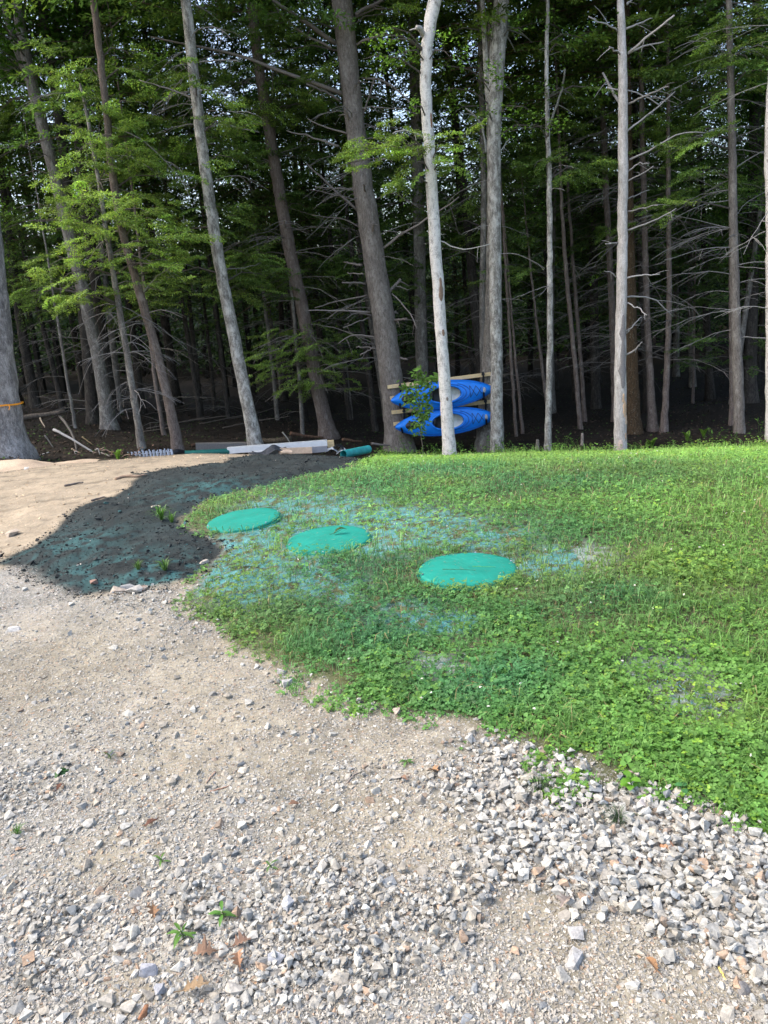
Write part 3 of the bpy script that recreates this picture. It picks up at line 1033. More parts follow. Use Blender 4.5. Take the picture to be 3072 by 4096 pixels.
# ---- the front trees: (name, label, category, bark, depth, [(x, y, width)...] in photo points from the foot up, crown)
S_ = S / FPX
def trunk_pts(Y, pts, ext=None):
    P, r = [], []
    for (x, y, w) in pts:
        p = W(x, y, Y)
        P.append(p)
        r.append(w * .5 * S_ * np.linalg.norm(p - CAMP) * .97)
    P, r = np.array(P), np.array(r)
    # foot: carry on to below the ground
    f = P[0].copy()
    d = (P[0] - P[1]) / np.linalg.norm(P[0] - P[1])
    gzv = float(terrain(f[0], f[1])) - .35
    if f[2] > gzv:
        k = (f[2] - gzv) / max(.2, -d[2])
        P = np.vstack([f + d * k, P])
        r = np.concatenate([[r[0] * 1.12], r])
    if ext:
        d = unit(P[-1] - P[-2])
        d = unit(d + np.array([0, 0, .6]))
        hh = max(.5, ext - P[-1][2])
        q = [P[-1] + d * hh * k / d[2] for k in (.25, .5, .75, 1)]
        P = np.vstack([P, q])
        r = np.concatenate([r, r[-1] * np.array([.8, .55, .32, .12])])
    # smooth resample
    s = np.concatenate([[0], np.cumsum(np.linalg.norm(np.diff(P, axis=0), axis=1))])
    n = max(12, int(s[-1] / .22))
    u = np.linspace(0, s[-1], n)
    Q = np.stack([np.interp(u, s, P[:, i]) for i in range(3)], 1)
    k = 5
    Qp = np.vstack([Q[:1]] * k + [Q] + [Q[-1:]] * k)
    ker = np.ones(2 * k + 1) / (2 * k + 1)
    Qs = np.stack([np.convolve(Qp[:, i], ker, 'valid') for i in range(3)], 1)
    Qs[0], Qs[-1] = Q[0], Q[-1]
    Qs[1:-1, :2] += rng.normal(0, .006, (n - 2, 2))
    return Qs, np.interp(u, s, r)

def px_limb(mb, Y, pts, w0, w1, col, dy=None, twigs=0):
    P = np.array([W(x, y, Y) for x, y in pts])
    if dy is None:
        dy = rng.uniform(-.8, .5)
    tt = np.linspace(0, 1, len(P))
    for i in range(len(P)):
        P[i] = CAMP + (P[i] - CAMP) * (1 + dy * tt[i] / Y)
    s = np.concatenate([[0], np.cumsum(np.linalg.norm(np.diff(P, axis=0), axis=1))])
    u = np.linspace(0, s[-1], 9)
    Q = np.stack([np.interp(u, s, P[:, i]) for i in range(3)], 1)
    Q[1:-1] = (Q[:-2] + 2 * Q[1:-1] + Q[2:]) / 4
    Q[1:] += rng.normal(0, .01, (8, 3))
    d = np.linalg.norm(P[0] - CAMP) * S_ * .5
    tube(mb, Q, np.linspace(w0 * d, w1 * d, 9), 5, col, cap=True)
    L = s[-1]
    for k in range(twigs):
        i = rng.integers(3, 8)
        az = rng.random() * 6.28
        l2 = L * (.15 + .3 * rng.random())
        tt = np.linspace(0, 1, 4)
        q = Q[i] + np.array([math.cos(az) * .8 + .5 * np.sign(Q[-1][0] - Q[0][0]), math.sin(az) * .6, rng.normal(0, .35)]) * (tt * l2)[:, None]
        q[:, 2] -= .35 * l2 * tt ** 2
        tube(mb, q, (w1 * d * .6) * (1 - .7 * tt) + .002, 3, col, cap=False)

GREY_W = np.array([.36, .34, .32])

def bare(mb, Q, r, n, z0, z1, L0, L1, col, droop=.35, rr=.011, tw=4, el=.15):
    for i in range(n):
        z = rng.uniform(z0, z1)
        k = int(np.argmin(np.abs(Q[:, 2] - z)))
        az = rng.choice([0, math.pi]) + rng.normal(0, .75)
        limb(mb, Q[k], az, rng.normal(el, .2), r[k] + rng.uniform(L0, L1), rr * (.7 + .6 * rng.random()), droop * (.5 + rng.random()), 8, 4,
             np.asarray(col) * (.7 + .5 * rng.random()), tw, .38, .09)

def clump(mb, Q, Y, x, y, rx, ry, kind, bright, n=None, lm=True, dY=0.0):
    """foliage hung round a photo point, joined to the trunk Q by a limb"""
    C = W(x, y, Y + dY - .5 * (bright > .45))
    k = S_ * np.linalg.norm(C - CAMP)
    Rx, Rz = rx * k, ry * k
    j = int(np.argmin(np.linalg.norm(Q - (C + [0, 0, -.2]), axis=1)))
    src = Q[j]
    sgn = 1 if C[0] > src[0] else -1
    tone = HEM_D + (HEM_LIT - HEM_D) * bright  # bright paints front-lit sprays lighter than the shaded ones
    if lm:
        mid = (src + C) / 2 + [0, 0, .15]
        tube(mb, np.array([src, mid, C, C + (C - mid) * .5 - [0, 0, .1]]), [.022, .016, .009, .004], 4, (.16, .14, .125), cap=False)
    if kind == 'h':
        n = n or int(3 + 14 * Rx * Rz + Rx * 5)
        fr = []
        for i in range(n):
            p = C + np.array([rng.uniform(-1, 1) * Rx * .8, rng.normal(0, .7), rng.normal(0, .85) * Rz])
            side = sgn if abs(C[0] - src[0]) > Rx * .5 else (1 if p[0] > src[0] else -1)
            az = (0 if side > 0 else math.pi) + rng.normal(0, .8)
            L = rng.uniform(.5, 1.0) * min(1.15, .45 + Rx * .6)
            fr.append(frond(p - np.array([math.cos(az), math.sin(az), 0]) * L * .45, az, L, .05 + .5 * rng.random(), 15, 8, wide=.30, rise=rng.normal(.08, .22)))
            fp = fr[-1][0]
            tube(mb, np.array([p - np.array([math.cos(az), math.sin(az), 0]) * L * .45, p]), [.005, .002], 3, (.17, .15, .13), cap=False)
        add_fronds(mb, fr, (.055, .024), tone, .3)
    else:
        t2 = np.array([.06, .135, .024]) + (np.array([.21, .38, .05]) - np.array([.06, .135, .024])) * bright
        n = n or int(30 + 170 * Rx * Rz + 60 * Rx)
        m_ = max(2, int(Rx * 3))
        for i in range(m_):
            p = C + np.array([rng.uniform(-1, 1) * Rx, rng.normal(0, .4), rng.uniform(-1, 1) * Rz])
            tube(mb, np.array([C, (C + p) / 2 + [0, 0, .03], p]), [.008, .005, .003], 3, (.16, .14, .125), cap=False)
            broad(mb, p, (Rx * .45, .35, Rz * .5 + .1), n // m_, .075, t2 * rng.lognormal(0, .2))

FRONT = {}
CROWNS = []
def crown_mesh(kind, seed):
    cr_ = MB()
    if kind == 'h':
        fr = []
        for i in range(60):
            u = rng.random()
            az = rng.random() * 6.283
            Rz = 3.0 * (1 - u) ** .7 * (.5 + .6 * rng.random()) + .4
            P0 = np.array([0, 0, u * 8.0])
            limb(cr_, P0, az, .1, Rz, .018, .25, 5, 3, (.12, .10, .085), 0)
            for j in range(max(1, int(Rz / .8))):
                t0 = (j + .4) / max(1, int(Rz / .8))
                Q = P0 + np.array([math.cos(az), math.sin(az), .1]) * Rz * t0 - [0, 0, .25 * Rz * t0 ** 2]
                fr.append(frond(Q, az + rng.normal(0, .35), min(Rz, 1.4) * (1.1 - .5 * t0), .3, 10, 5))
        add_fronds(cr_, fr, (.14, .06), HEM_D * 1.3, .3)
    else:
        for i in range(46):
            u = rng.random()
            az, L = rng.random() * 6.283, 3.0 * (.4 + .6 * rng.random()) * (1 - .4 * u)
            P = limb(cr_, np.array([0, 0, u * 6.0]), az, .5, L, .022, .1, 6, 3, (.13, .115, .10), 1)
            for q in (P[3], P[-1]):
                broad(cr_, q, (.8, .8, .4), 60, .13, np.array([.06, .135, .022]) * rng.lognormal(0, .25))
    return cr_.mesh("front_crown", M['leaf_r'])
CROWNS = {'h': [crown_mesh('h', 0), crown_mesh('h', 1)], 'b': [crown_mesh('b', 0), crown_mesh('b', 1)]}

def front_tree(key, name, label, cat, bark, Y, stems, crown='h', ch=7.5, ext=15, group=None, sides=14, bumpy=.08, flare=.45, fl=.3):
    Q, r = trunk_pts(Y, stems[0], ext)
    base = Q[0].copy()
    base[2] = float(terrain(base[0], base[1]))
    t = empty(name, base, label, cat, group)
    for si, st in enumerate(stems):
        if si:
            Qs, rs = trunk_pts(Y + .05 * si, st, None if st[0][1] < 700 else ext)
            if st[0][1] < 700:
                Qs = np.array([W(x, y, Y) for x, y, w in st])
                rs = np.array([w * .5 * S_ * np.linalg.norm(p - CAMP) for (x, y, w), p in zip(st, Qs)])
        else:
            Qs, rs = Q, r
        mb = MB()
        hh = Qs[:, 2] - base[2]
        rs2 = rs * (1 + flare * np.exp(-np.clip(hh, 0, 9) / fl)) if st[0][1] >= 700 else rs
        tube(mb, Qs - base, rs2, sides, bump=bumpy)
        mb.build("trunk" if si == 0 or st[0][1] >= 700 else "limb", M[bark], t, True)
    if crown:
        k = int(np.argmin(np.abs(Q[:, 2] - ch)))
        o = bpy.data.objects.new("crown", CROWNS[crown][len(FRONT) % 2])
        COL.objects.link(o)
        o.parent = t
        o.location = Q[k] - base
        o.rotation_euler[2] = rng.random() * 6.28
    FRONT[key] = (t, Q, r, base, Y)
    return t

def dead_part(key, fn):
    t, Q, r, base, Y = FRONT[key]
    mb = MB()
    CUR['t'], CUR['base'] = t, base
    fn(mb, Q, r, Y)
    if mb.n:
        o = mb.build("bare_branches", M['twig'], t)
        o.location = -base

def leaf_part(key, items, dY=0.0):
    t, Q, r, base, Y = FRONT[key]
    mb = MB()
    for it in items:
        clump(mb, Q, Y, *it[:6], **(it[6] if len(it) > 6 else {}))
    o = mb.build("leafy_branches", M['leaf'], t)
    o.location = -base

GRP = "trees along the front edge of the woods"
front_tree('A', "oak_tree", "massive rough grey trunk wearing an orange ribbon at the sand's edge", "tree", 'bark_old', 14.6,
           [[(8, 1005, 104), (0, 960, 92), (-10, 880, 88), (-33, 660, 82), (-55, 400, 76), (-78, 80, 70)]], 'b', 7.5, 14, GRP, 28, .10, .22, .35)
front_tree('B', "maple_tree", "tall lichen patched tree with a forked top, left of the pinkish leaning trunk", "tree", 'bark_grey', 22.4,
           [[(243, 965, 34), (232, 900, 27), (215, 780, 25), (182, 640, 24), (152, 520, 24), (112, 350, 22), (78, 215, 21), (48, 100, 18), (35, 0, 16)],
            [(62, 175, 14), (30, 90, 10), (5, 0, 9)]], 'b', 8, 15, GRP)
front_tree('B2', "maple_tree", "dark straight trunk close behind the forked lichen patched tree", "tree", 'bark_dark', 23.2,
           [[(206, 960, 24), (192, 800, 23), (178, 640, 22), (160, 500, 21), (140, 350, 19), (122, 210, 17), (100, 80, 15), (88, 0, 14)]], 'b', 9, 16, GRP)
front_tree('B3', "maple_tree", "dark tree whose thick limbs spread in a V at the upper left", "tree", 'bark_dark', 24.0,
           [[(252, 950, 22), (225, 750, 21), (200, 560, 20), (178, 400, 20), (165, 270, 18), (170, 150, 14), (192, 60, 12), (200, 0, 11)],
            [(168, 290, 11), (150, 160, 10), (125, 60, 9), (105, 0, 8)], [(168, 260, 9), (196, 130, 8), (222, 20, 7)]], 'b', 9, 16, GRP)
front_tree('C', "pine_tree", "leaning pinkish brown trunk with smooth peeled bark beside the grey stakes", "tree", 'bark_brown', 19,
           [[(385, 972, 24), (368, 880, 20), (350, 800, 19), (322, 700, 18), (300, 620, 17), (278, 560, 16), (262, 500, 16), (246, 440, 15), (240, 330, 14), (228, 220, 13), (214, 110, 12), (203, 0, 12)]],
           'h', 8.5, 14, GRP, flare=.15)
front_tree('D', "hemlock_tree", "slim grey hemlock with drooping bare twigs, standing over the grey stakes", "tree", 'bark_grey', 18.6,
           [[(306, 968, 16), (298, 920, 14), (284, 820, 14), (270, 740, 13), (252, 640, 12), (240, 560, 11), (228, 490, 9), (214, 400, 8), (200, 300, 7), (185, 230, 6), (172, 180, 4)]], None, 8.5, None, GRP, flare=.2)
front_tree('E', "hemlock_tree", "tall leaning grey trunk rising behind the middle of the white pipes", "tree", 'bark_lichen', 19.3,
           [[(552, 960, 33), (538, 890, 28), (526, 830, 27), (510, 750, 26), (495, 680, 25), (480, 600, 24), (465, 520, 24), (452, 430, 23), (440, 350, 22), (430, 260, 21), (420, 180, 20), (410, 80, 19), (402, 0, 18)]], 'h', 8.5, 15, GRP, flare=.12)
front_tree('F', "hemlock_tree", "brownish leaning trunk behind the right end of the white pipes", "tree", 'bark_brown', 23,
           [[(714, 958, 36), (700, 900, 32), (688, 850, 31), (672, 760, 29), (660, 700, 28), (645, 630, 27), (630, 560, 26), (615, 480, 25), (600, 400, 24), (585, 300, 22), (572, 230, 21), (555, 120, 19), (542, 0, 18)]], 'h', 9, 16, GRP)
front_tree('G', "pine_tree", "thick pine full of broken stubs holding the left ends of the kayak planks", "tree", 'bark_pine', 21,
           [[(864, 985, 66), (859, 940, 56), (852, 880, 52), (845, 820, 50), (836, 740, 49), (825, 660, 48), (815, 600, 47), (805, 540, 45), (794, 470, 43), (784, 400, 41), (772, 320, 39), (764, 250, 37), (756, 160, 37), (747, 80, 38), (738, 0, 38)]],
           'h', 9, 18, GRP, 20, .07, .18)
front_tree('H', "hemlock_tree", "straight dark grey trunk seen between the stubby pine and the pale birch", "tree", 'bark_grey', 24.5,
           [[(916, 960, 32), (914, 880, 28), (912, 800, 27), (908, 680, 26), (906, 560, 25), (904, 400, 24), (899, 250, 22), (894, 120, 20), (890, 0, 17)]], 'h', 9, 17, GRP)
front_tree('I', "birch_tree", "pale blotched birch rising in front of the two blue kayaks", "tree", 'bark_birch', 18.2,
           [[(971, 985, 30), (969, 930, 28), (966, 880, 27), (958, 800, 26), (953, 720, 25), (947, 640, 25), (943, 560, 25), (936, 450, 24), (928, 340, 23), (922, 250, 22), (917, 150, 22), (914, 70, 22), (925, 30, 24), (940, 0, 24)]],
           'b', 8, 14, GRP, 16, .06, .12)
front_tree('J', "maple_tree", "pale grey tree hiding the right ends of the kayak planks", "tree", 'bark_lichen', 19.95,
           [[(1074, 980, 30), (1073, 900, 27), (1073, 800, 26), (1070, 650, 26), (1069, 500, 26), (1067, 400, 27), (1066, 300, 28), (1068, 200, 30), (1074, 100, 30), (1084, 0, 28)],
            [(1062, 300, 14), (1056, 220, 12), (1050, 150, 10), (1046, 70, 9), (1042, 0, 9)]], 'b', 8, 15, GRP, flare=.15)
front_tree('J2', "maple_tree", "broad grey trunk directly behind the right ends of the kayak planks", "tree", 'bark_grey', 20.88,
           [[(1058, 985, 62), (1053, 930, 50), (1054, 880, 44), (1056, 820, 36), (1060, 700, 26), (1063, 500, 22), (1064, 300, 20)]], 'b', 7.5, 12, GRP, flare=.1)
front_tree('J3', "hemlock_tree", "thin dark stem rising just left of the broad trunk behind the kayaks", "tree", 'bark_grey', 22.4,
           [[(1046, 960, 15), (1045, 850, 14), (1043, 750, 13), (1040, 640, 13), (1045, 540, 12), (1044, 400, 12), (1042, 280, 11), (1038, 120, 10)]], 'h', 7, 13, GRP)
front_tree('K', "maple_tree", "very slim straight grey stem, first to the right of the kayaks at the lawn edge", "tree", 'bark_lichen', 19.6,
           [[(1183, 975, 16), (1184, 900, 13), (1187, 800, 13), (1189, 700, 12), (1187, 600, 12), (1186, 540, 11), (1189, 450, 11), (1186, 360, 10), (1183, 270, 9), (1180, 180, 8), (1180, 60, 7), (1184, 0, 6)]], 'b', 8.5, 12, GRP, 10, flare=.15)
front_tree('L', "dead_pine", "bare white dead trunk with raw orange patches where bark has peeled", "tree", 'bark_bare', 18.6,
           [[(1339, 985, 27), (1340, 900, 26), (1340, 840, 25), (1339, 760, 23), (1341, 700, 22), (1343, 620, 21), (1345, 540, 20), (1346, 450, 19), (1346, 350, 19), (1345, 250, 18), (1347, 150, 16), (1343, 60, 14), (1340, 0, 12)]], None, 8, 12, GRP, 16, .06, .06)
front_tree('M', "hemlock_tree", "rusty brown trunk with pale flecks just right of the dead white trunk", "tree", 'bark_moss', 21.8,
           [[(1367, 980, 36), (1366, 900, 32), (1363, 800, 29), (1360, 680, 27), (1357, 560, 26), (1355, 420, 24), (1352, 280, 22), (1350, 100, 18)]], 'h', 9, 16, GRP)
front_tree('N', "hemlock_tree", "brown slender trunk third from the dead white trunk, foot touching its twin", "tree", 'bark_brown', 22,
           [[(1412, 975, 20), (1408, 900, 18), (1405, 820, 15), (1398, 700, 13), (1394, 560, 12), (1390, 400, 11), (1386, 250, 10)]], 'h', 7, 13, GRP, 10)
front_tree('N2', "hemlock_tree", "thinner twin trunk leaning right, beside the brown slender one", "tree", 'bark_brown', 21.6,
           [[(1431, 975, 15), (1437, 880, 13), (1441, 800, 12), (1445, 700, 11), (1446, 600, 10), (1444, 450, 9)]], 'h', 6.5, 12, GRP, 10)
front_tree('O', "hemlock_tree", "dark reddish slim trunk seen just left of the dead white trunk", "tree", 'bark_brown', 24,
           [[(1332, 960, 15), (1328, 850, 15), (1325, 750, 14), (1321, 640, 13), (1316, 540, 12), (1310, 420, 12), (1304, 280, 11), (1298, 100, 10)]], 'h', 8, 15, GRP, 10)
front_tree('P', "pine_tree", "straight brownish grey pine with many thin bare limbs near the right edge", "tree", 'bark_pine', 19.4,
           [[(1598, 985, 22), (1596, 900, 21), (1594, 800, 20), (1590, 700, 18), (1587, 600, 17), (1584, 500, 16), (1583, 400, 15), (1581, 280, 13), (1578, 180, 12), (1576, 60, 11), (1574, 0, 10)]], 'h', 8.5, 14, GRP, 12, flare=.1)
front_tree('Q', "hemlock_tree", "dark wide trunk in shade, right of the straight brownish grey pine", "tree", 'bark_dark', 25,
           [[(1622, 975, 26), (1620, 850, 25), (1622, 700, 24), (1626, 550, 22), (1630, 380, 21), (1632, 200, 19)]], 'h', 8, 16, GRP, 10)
front_tree('R', "birch_tree", "white trunk cut off by the right border of the view", "tree", 'bark_birch', 18.4,
           [[(1667, 970, 24), (1667, 850, 22), (1665, 720, 20), (1667, 600, 20), (1668, 450, 20), (1662, 330, 19), (1660, 270, 17), (1667, 180, 15), (1674, 60, 14)]], 'b', 8, 13, GRP, 12, flare=.1)

# ---- their bare limbs
CUR = {}
def limbs(items, col=GREY_W, tw=2):
    def fn(mb, Q, r, Y):
        t, base = CUR['t'], CUR['base']
        for pts, w0, w1 in items:
            m2 = MB()
            px_limb(m2, Y, pts, w0, w1, np.asarray(col) * (.55 + .5 * rng.random()), twigs=tw)
            o = m2.build("limb", M['twig'], t, True)
            o.location = -base
    return fn

G_LIMBS = [([(725, 94), (664, 49), (589, 0)], 9, 6), ([(716, 104), (641, 65), (589, 7)], 5, 3), ([(739, 202), (680, 179), (605, 156), (540, 125), (417, 98), (326, 80)], 9, 3),
           ([(735, 218), (703, 199), (664, 182)], 5, 3), ([(781, 257), (797, 208), (813, 156)], 4, 3), ([(781, 169), (820, 169), (859, 192), (898, 234)], 4, 2.5),
           ([(768, 33), (794, 18), (830, 0)], 8, 6), ([(765, 98), (800, 81), (826, 78)], 5, 3), ([(752, 290), (709, 277), (664, 257)], 4, 2), ([(732, 316), (670, 296), (618, 283)], 5, 2),
           ([(774, 456), (722, 410), (664, 355)], 6, 3), ([(765, 410), (719, 407), (680, 404)], 3, 1.5), ([(774, 433), (722, 420), (670, 410)], 3, 1.5), ([(778, 492), (742, 472), (673, 465)], 3, 1.5),
           ([(813, 430), (852, 413), (908, 452)], 3, 1.5), ([(800, 350), (862, 339)], 4, 2), ([(823, 540), (872, 501), (921, 475), (992, 426)], 6, 2),
           ([(781, 573), (742, 566)], 6, 3), ([(785, 592), (750, 590)], 3, 2), ([(791, 613), (740, 609)], 5, 3), ([(794, 638), (735, 649), (680, 665)], 4, 2), ([(800, 675), (735, 670), (667, 672)], 5, 2),
           ([(807, 683), (768, 675), (748, 688)], 4, 2), ([(797, 686), (742, 708)], 3, 2), ([(813, 729), (761, 722), (729, 743)], 4, 2), ([(813, 753), (768, 750)], 4, 3), ([(811, 745), (781, 740)], 3, 2), ([(805, 751), (777, 768)], 3, 2),
           ([(834, 638), (865, 603)], 8, 6), ([(855, 616), (882, 627)], 3, 2), ([(839, 683), (856, 672)], 6, 5), ([(848, 693), (880, 688)], 7, 4), ([(846, 634), (885, 673), (901, 709)], 3, 2), ([(862, 773), (880, 776)], 6, 3),
           ([(771, 150), (765, 110)], 5, 3), ([(775, 255), (774, 210)], 6, 4), ([(760, 270), (745, 235)], 6, 4), ([(790, 420), (786, 395)], 5, 3), ([(795, 480), (789, 455)], 6, 4), ([(805, 520), (807, 480)], 6, 4), ([(818, 650), (824, 620)], 6, 4), ([(828, 765), (824, 750)], 6, 4)]
dead_part('G', lambda mb, Q, r, Y: (limbs(G_LIMBS, (.27, .235, .21), 2)(mb, Q, r, Y), bare(mb, Q, r, 26, -.5, 8, .5, 1.6, (.24, .22, .20), .3, .010, 4)))
L_LIMBS = [([(1332, 599), (1317, 587), (1306, 586)], 3, 2), ([(1347, 602), (1379, 594), (1425, 592)], 4, 2), ([(1348, 643), (1376, 638), (1418, 647), (1454, 685)], 4, 2), ([(1350, 654), (1379, 664), (1397, 682)], 3, 2),
           ([(1347, 716), (1363, 709)], 4, 2), ([(1347, 769), (1373, 755), (1387, 739)], 5, 2), ([(1358, 114), (1402, 78), (1457, 33)], 5, 3), ([(1356, 116), (1395, 98), (1434, 90)], 4, 2), ([(1353, 62), (1408, 39)], 4, 2),
           ([(1343, 117), (1317, 101)], 4, 2), ([(1334, 68), (1311, 52), (1272, 37)], 3, 2), ([(1340, 225), (1321, 195), (1301, 159)], 6, 4), ([(1311, 189), (1360, 197), (1399, 208), (1428, 231)], 3, 2), ([(1356, 225), (1405, 202), (1444, 186)], 4, 2),
           ([(1355, 283), (1408, 241), (1461, 197)], 4, 2), ([(1360, 345), (1412, 322), (1464, 286), (1522, 286)], 4, 2), ([(1356, 371), (1379, 352), (1402, 352)], 3, 2), ([(1353, 394), (1412, 361)], 3, 2), ([(1353, 430), (1402, 410)], 3, 2),
           ([(1356, 456), (1421, 443)], 3, 2), ([(1353, 498), (1405, 482), (1461, 451)], 4, 2), ([(1335, 525), (1308, 527)], 3, 2), ([(1352, 720), (1385, 685)], 3, 2), ([(1355, 10), (1375, -10)], 4, 3)]
dead_part('L', limbs(L_LIMBS, (.42, .395, .37), 2))
dead_part('P', lambda mb, Q, r, Y: bare(mb, Q, r, 42, -.6, 8.5, .7, 2.7, (.25, .235, .22), .28, .010, 6, .12))
dead_part('D', lambda mb, Q, r, Y: bare(mb, Q, r, 34, -.4, 3.6, .5, 1.5, (.24, .225, .215), .55, .008, 4, .15))
dead_part('C', lambda mb, Q, r, Y: bare(mb, Q, r, 12, .5, 7, .5, 1.8, (.30, .27, .25), .45, .010, 4))
dead_part('E', lambda mb, Q, r, Y: (limbs([([(430, 135), (480, 128), (520, 135)], 3, 2), ([(440, 280), (470, 268), (520, 275), (560, 285)], 4, 2), ([(425, 215), (360, 190), (300, 175)], 4, 2), ([(440, 260), (400, 200)], 2, 1.5), ([(478, 583), (520, 580), (560, 570)], 2, 1)], (.3, .28, .26), 4)(mb, Q, r, Y),
                                   bare(mb, Q, r, 14, 3, 8.5, .6, 1.8, (.28, .26, .24), .4, .009, 5)))
dead_part('F', lambda mb, Q, r, Y: bare(mb, Q, r, 42, -1, 8, .5, 2.1, (.24, .215, .19), .3, .011, 5))
dead_part('H', lambda mb, Q, r, Y: bare(mb, Q, r, 26, -1, 8, .5, 1.8, (.20, .18, .165), .3, .010, 5))
dead_part('I', lambda mb, Q, r, Y: limbs([([(924, 302), (895, 285), (870, 280), (845, 290)], 5, 2), ([(948, 520), (1000, 540), (1060, 528)], 3, 1.5), ([(916, 80), (906, 60), (902, 58)], 10, 8)], (.5, .47, .42), 2)(mb, Q, r, Y))
dead_part('J', lambda mb, Q, r, Y: (limbs([([(1062, 150), (1090, 100), (1098, 50)], 7, 6), ([(1050, 330), (1040, 260), (1006, 235)], 5, 3), ([(1078, 330), (1100, 300)], 3, 2), ([(1050, 120), (1085, 105)], 3, 2)], (.42, .42, .38), 2)(mb, Q, r, Y),
                                   bare(mb, Q, r, 9, 1, 8, .4, 1.2, (.3, .28, .26), .3, .008, 3)))
dead_part('K', lambda mb, Q, r, Y: (limbs([([(1188, 270), (1215, 190), (1222, 150)], 5, 3)], (.34, .34, .3), 1)(mb, Q, r, Y), bare(mb, Q, r, 7, 1, 7, .3, 1.0, (.3, .28, .26), .3, .007, 2)))
for k_, n_ in (('M', 28), ('N', 30), ('N2', 24), ('O', 36), ('Q', 34), ('B', 12), ('B2', 12), ('J3', 16)):
    dead_part(k_, lambda mb, Q, r, Y, n_=n_: bare(mb, Q, r, n_, -1, 7.5, .5, 2.2, (.17, .155, .14), .3, .009, 5))
dead_part('R', lambda mb, Q, r, Y: bare(mb, Q, r, 14, .2, 7, .5, 1.9, (.36, .34, .31), .3, .010, 5))

# ---- their leaves within the picture
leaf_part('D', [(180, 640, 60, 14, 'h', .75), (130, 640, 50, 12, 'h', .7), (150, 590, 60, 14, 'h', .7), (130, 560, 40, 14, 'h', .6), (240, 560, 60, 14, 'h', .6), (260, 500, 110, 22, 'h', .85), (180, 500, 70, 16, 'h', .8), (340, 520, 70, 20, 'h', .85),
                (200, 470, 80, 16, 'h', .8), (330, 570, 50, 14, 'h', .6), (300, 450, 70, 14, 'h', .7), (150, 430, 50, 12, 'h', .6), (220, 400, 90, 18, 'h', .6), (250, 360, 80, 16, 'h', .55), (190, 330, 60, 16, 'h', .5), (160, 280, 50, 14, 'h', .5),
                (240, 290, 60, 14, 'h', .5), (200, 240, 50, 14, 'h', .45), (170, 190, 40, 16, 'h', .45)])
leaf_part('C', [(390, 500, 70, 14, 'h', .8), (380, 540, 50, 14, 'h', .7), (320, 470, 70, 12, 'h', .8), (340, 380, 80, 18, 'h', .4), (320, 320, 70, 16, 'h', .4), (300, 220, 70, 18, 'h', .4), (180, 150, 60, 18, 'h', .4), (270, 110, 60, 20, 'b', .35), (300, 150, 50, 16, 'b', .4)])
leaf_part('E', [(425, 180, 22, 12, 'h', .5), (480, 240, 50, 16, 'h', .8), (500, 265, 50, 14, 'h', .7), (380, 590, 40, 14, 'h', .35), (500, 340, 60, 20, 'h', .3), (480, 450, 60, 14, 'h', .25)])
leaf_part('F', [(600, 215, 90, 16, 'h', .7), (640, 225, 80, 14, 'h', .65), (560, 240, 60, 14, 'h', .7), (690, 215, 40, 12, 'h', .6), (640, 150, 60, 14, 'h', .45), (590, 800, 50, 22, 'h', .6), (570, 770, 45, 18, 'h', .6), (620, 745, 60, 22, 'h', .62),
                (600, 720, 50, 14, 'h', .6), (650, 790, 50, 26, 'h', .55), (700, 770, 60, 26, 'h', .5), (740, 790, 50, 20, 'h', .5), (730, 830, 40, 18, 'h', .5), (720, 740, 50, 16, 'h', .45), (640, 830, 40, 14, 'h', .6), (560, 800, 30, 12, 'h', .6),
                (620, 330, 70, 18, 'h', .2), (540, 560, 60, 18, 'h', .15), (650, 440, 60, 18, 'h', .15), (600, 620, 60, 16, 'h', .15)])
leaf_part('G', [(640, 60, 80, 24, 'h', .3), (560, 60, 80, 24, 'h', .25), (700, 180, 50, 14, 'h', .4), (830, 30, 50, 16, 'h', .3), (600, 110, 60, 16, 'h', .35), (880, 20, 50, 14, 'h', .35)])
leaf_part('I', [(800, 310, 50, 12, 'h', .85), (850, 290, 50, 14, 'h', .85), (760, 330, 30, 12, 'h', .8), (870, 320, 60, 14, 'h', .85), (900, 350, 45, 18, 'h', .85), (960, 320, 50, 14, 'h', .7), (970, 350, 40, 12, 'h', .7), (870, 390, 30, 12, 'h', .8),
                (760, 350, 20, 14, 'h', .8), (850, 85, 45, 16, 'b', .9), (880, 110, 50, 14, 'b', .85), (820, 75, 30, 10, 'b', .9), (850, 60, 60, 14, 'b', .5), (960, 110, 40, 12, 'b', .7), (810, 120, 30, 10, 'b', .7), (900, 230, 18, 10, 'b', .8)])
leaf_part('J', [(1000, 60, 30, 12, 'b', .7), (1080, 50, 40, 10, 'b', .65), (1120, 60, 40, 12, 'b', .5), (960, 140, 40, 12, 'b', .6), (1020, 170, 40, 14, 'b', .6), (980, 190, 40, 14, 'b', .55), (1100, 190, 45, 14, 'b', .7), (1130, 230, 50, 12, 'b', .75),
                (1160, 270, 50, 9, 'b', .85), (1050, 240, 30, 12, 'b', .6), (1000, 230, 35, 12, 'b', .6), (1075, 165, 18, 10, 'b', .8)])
leaf_part('K', [(1150, 275, 50, 9, 'b', .8), (1190, 265, 40, 8, 'b', .85), (1220, 100, 60, 24, 'b', .3), (1250, 80, 60, 22, 'b', .3), (1180, 70, 50, 18, 'b', .3), (1230, 200, 60, 14, 'b', .25), (1290, 190, 60, 14, 'b', .25), (1160, 350, 40, 10, 'h', .3), (1220, 370, 70, 12, 'h', .3), (1260, 365, 50, 8, 'h', .35)])
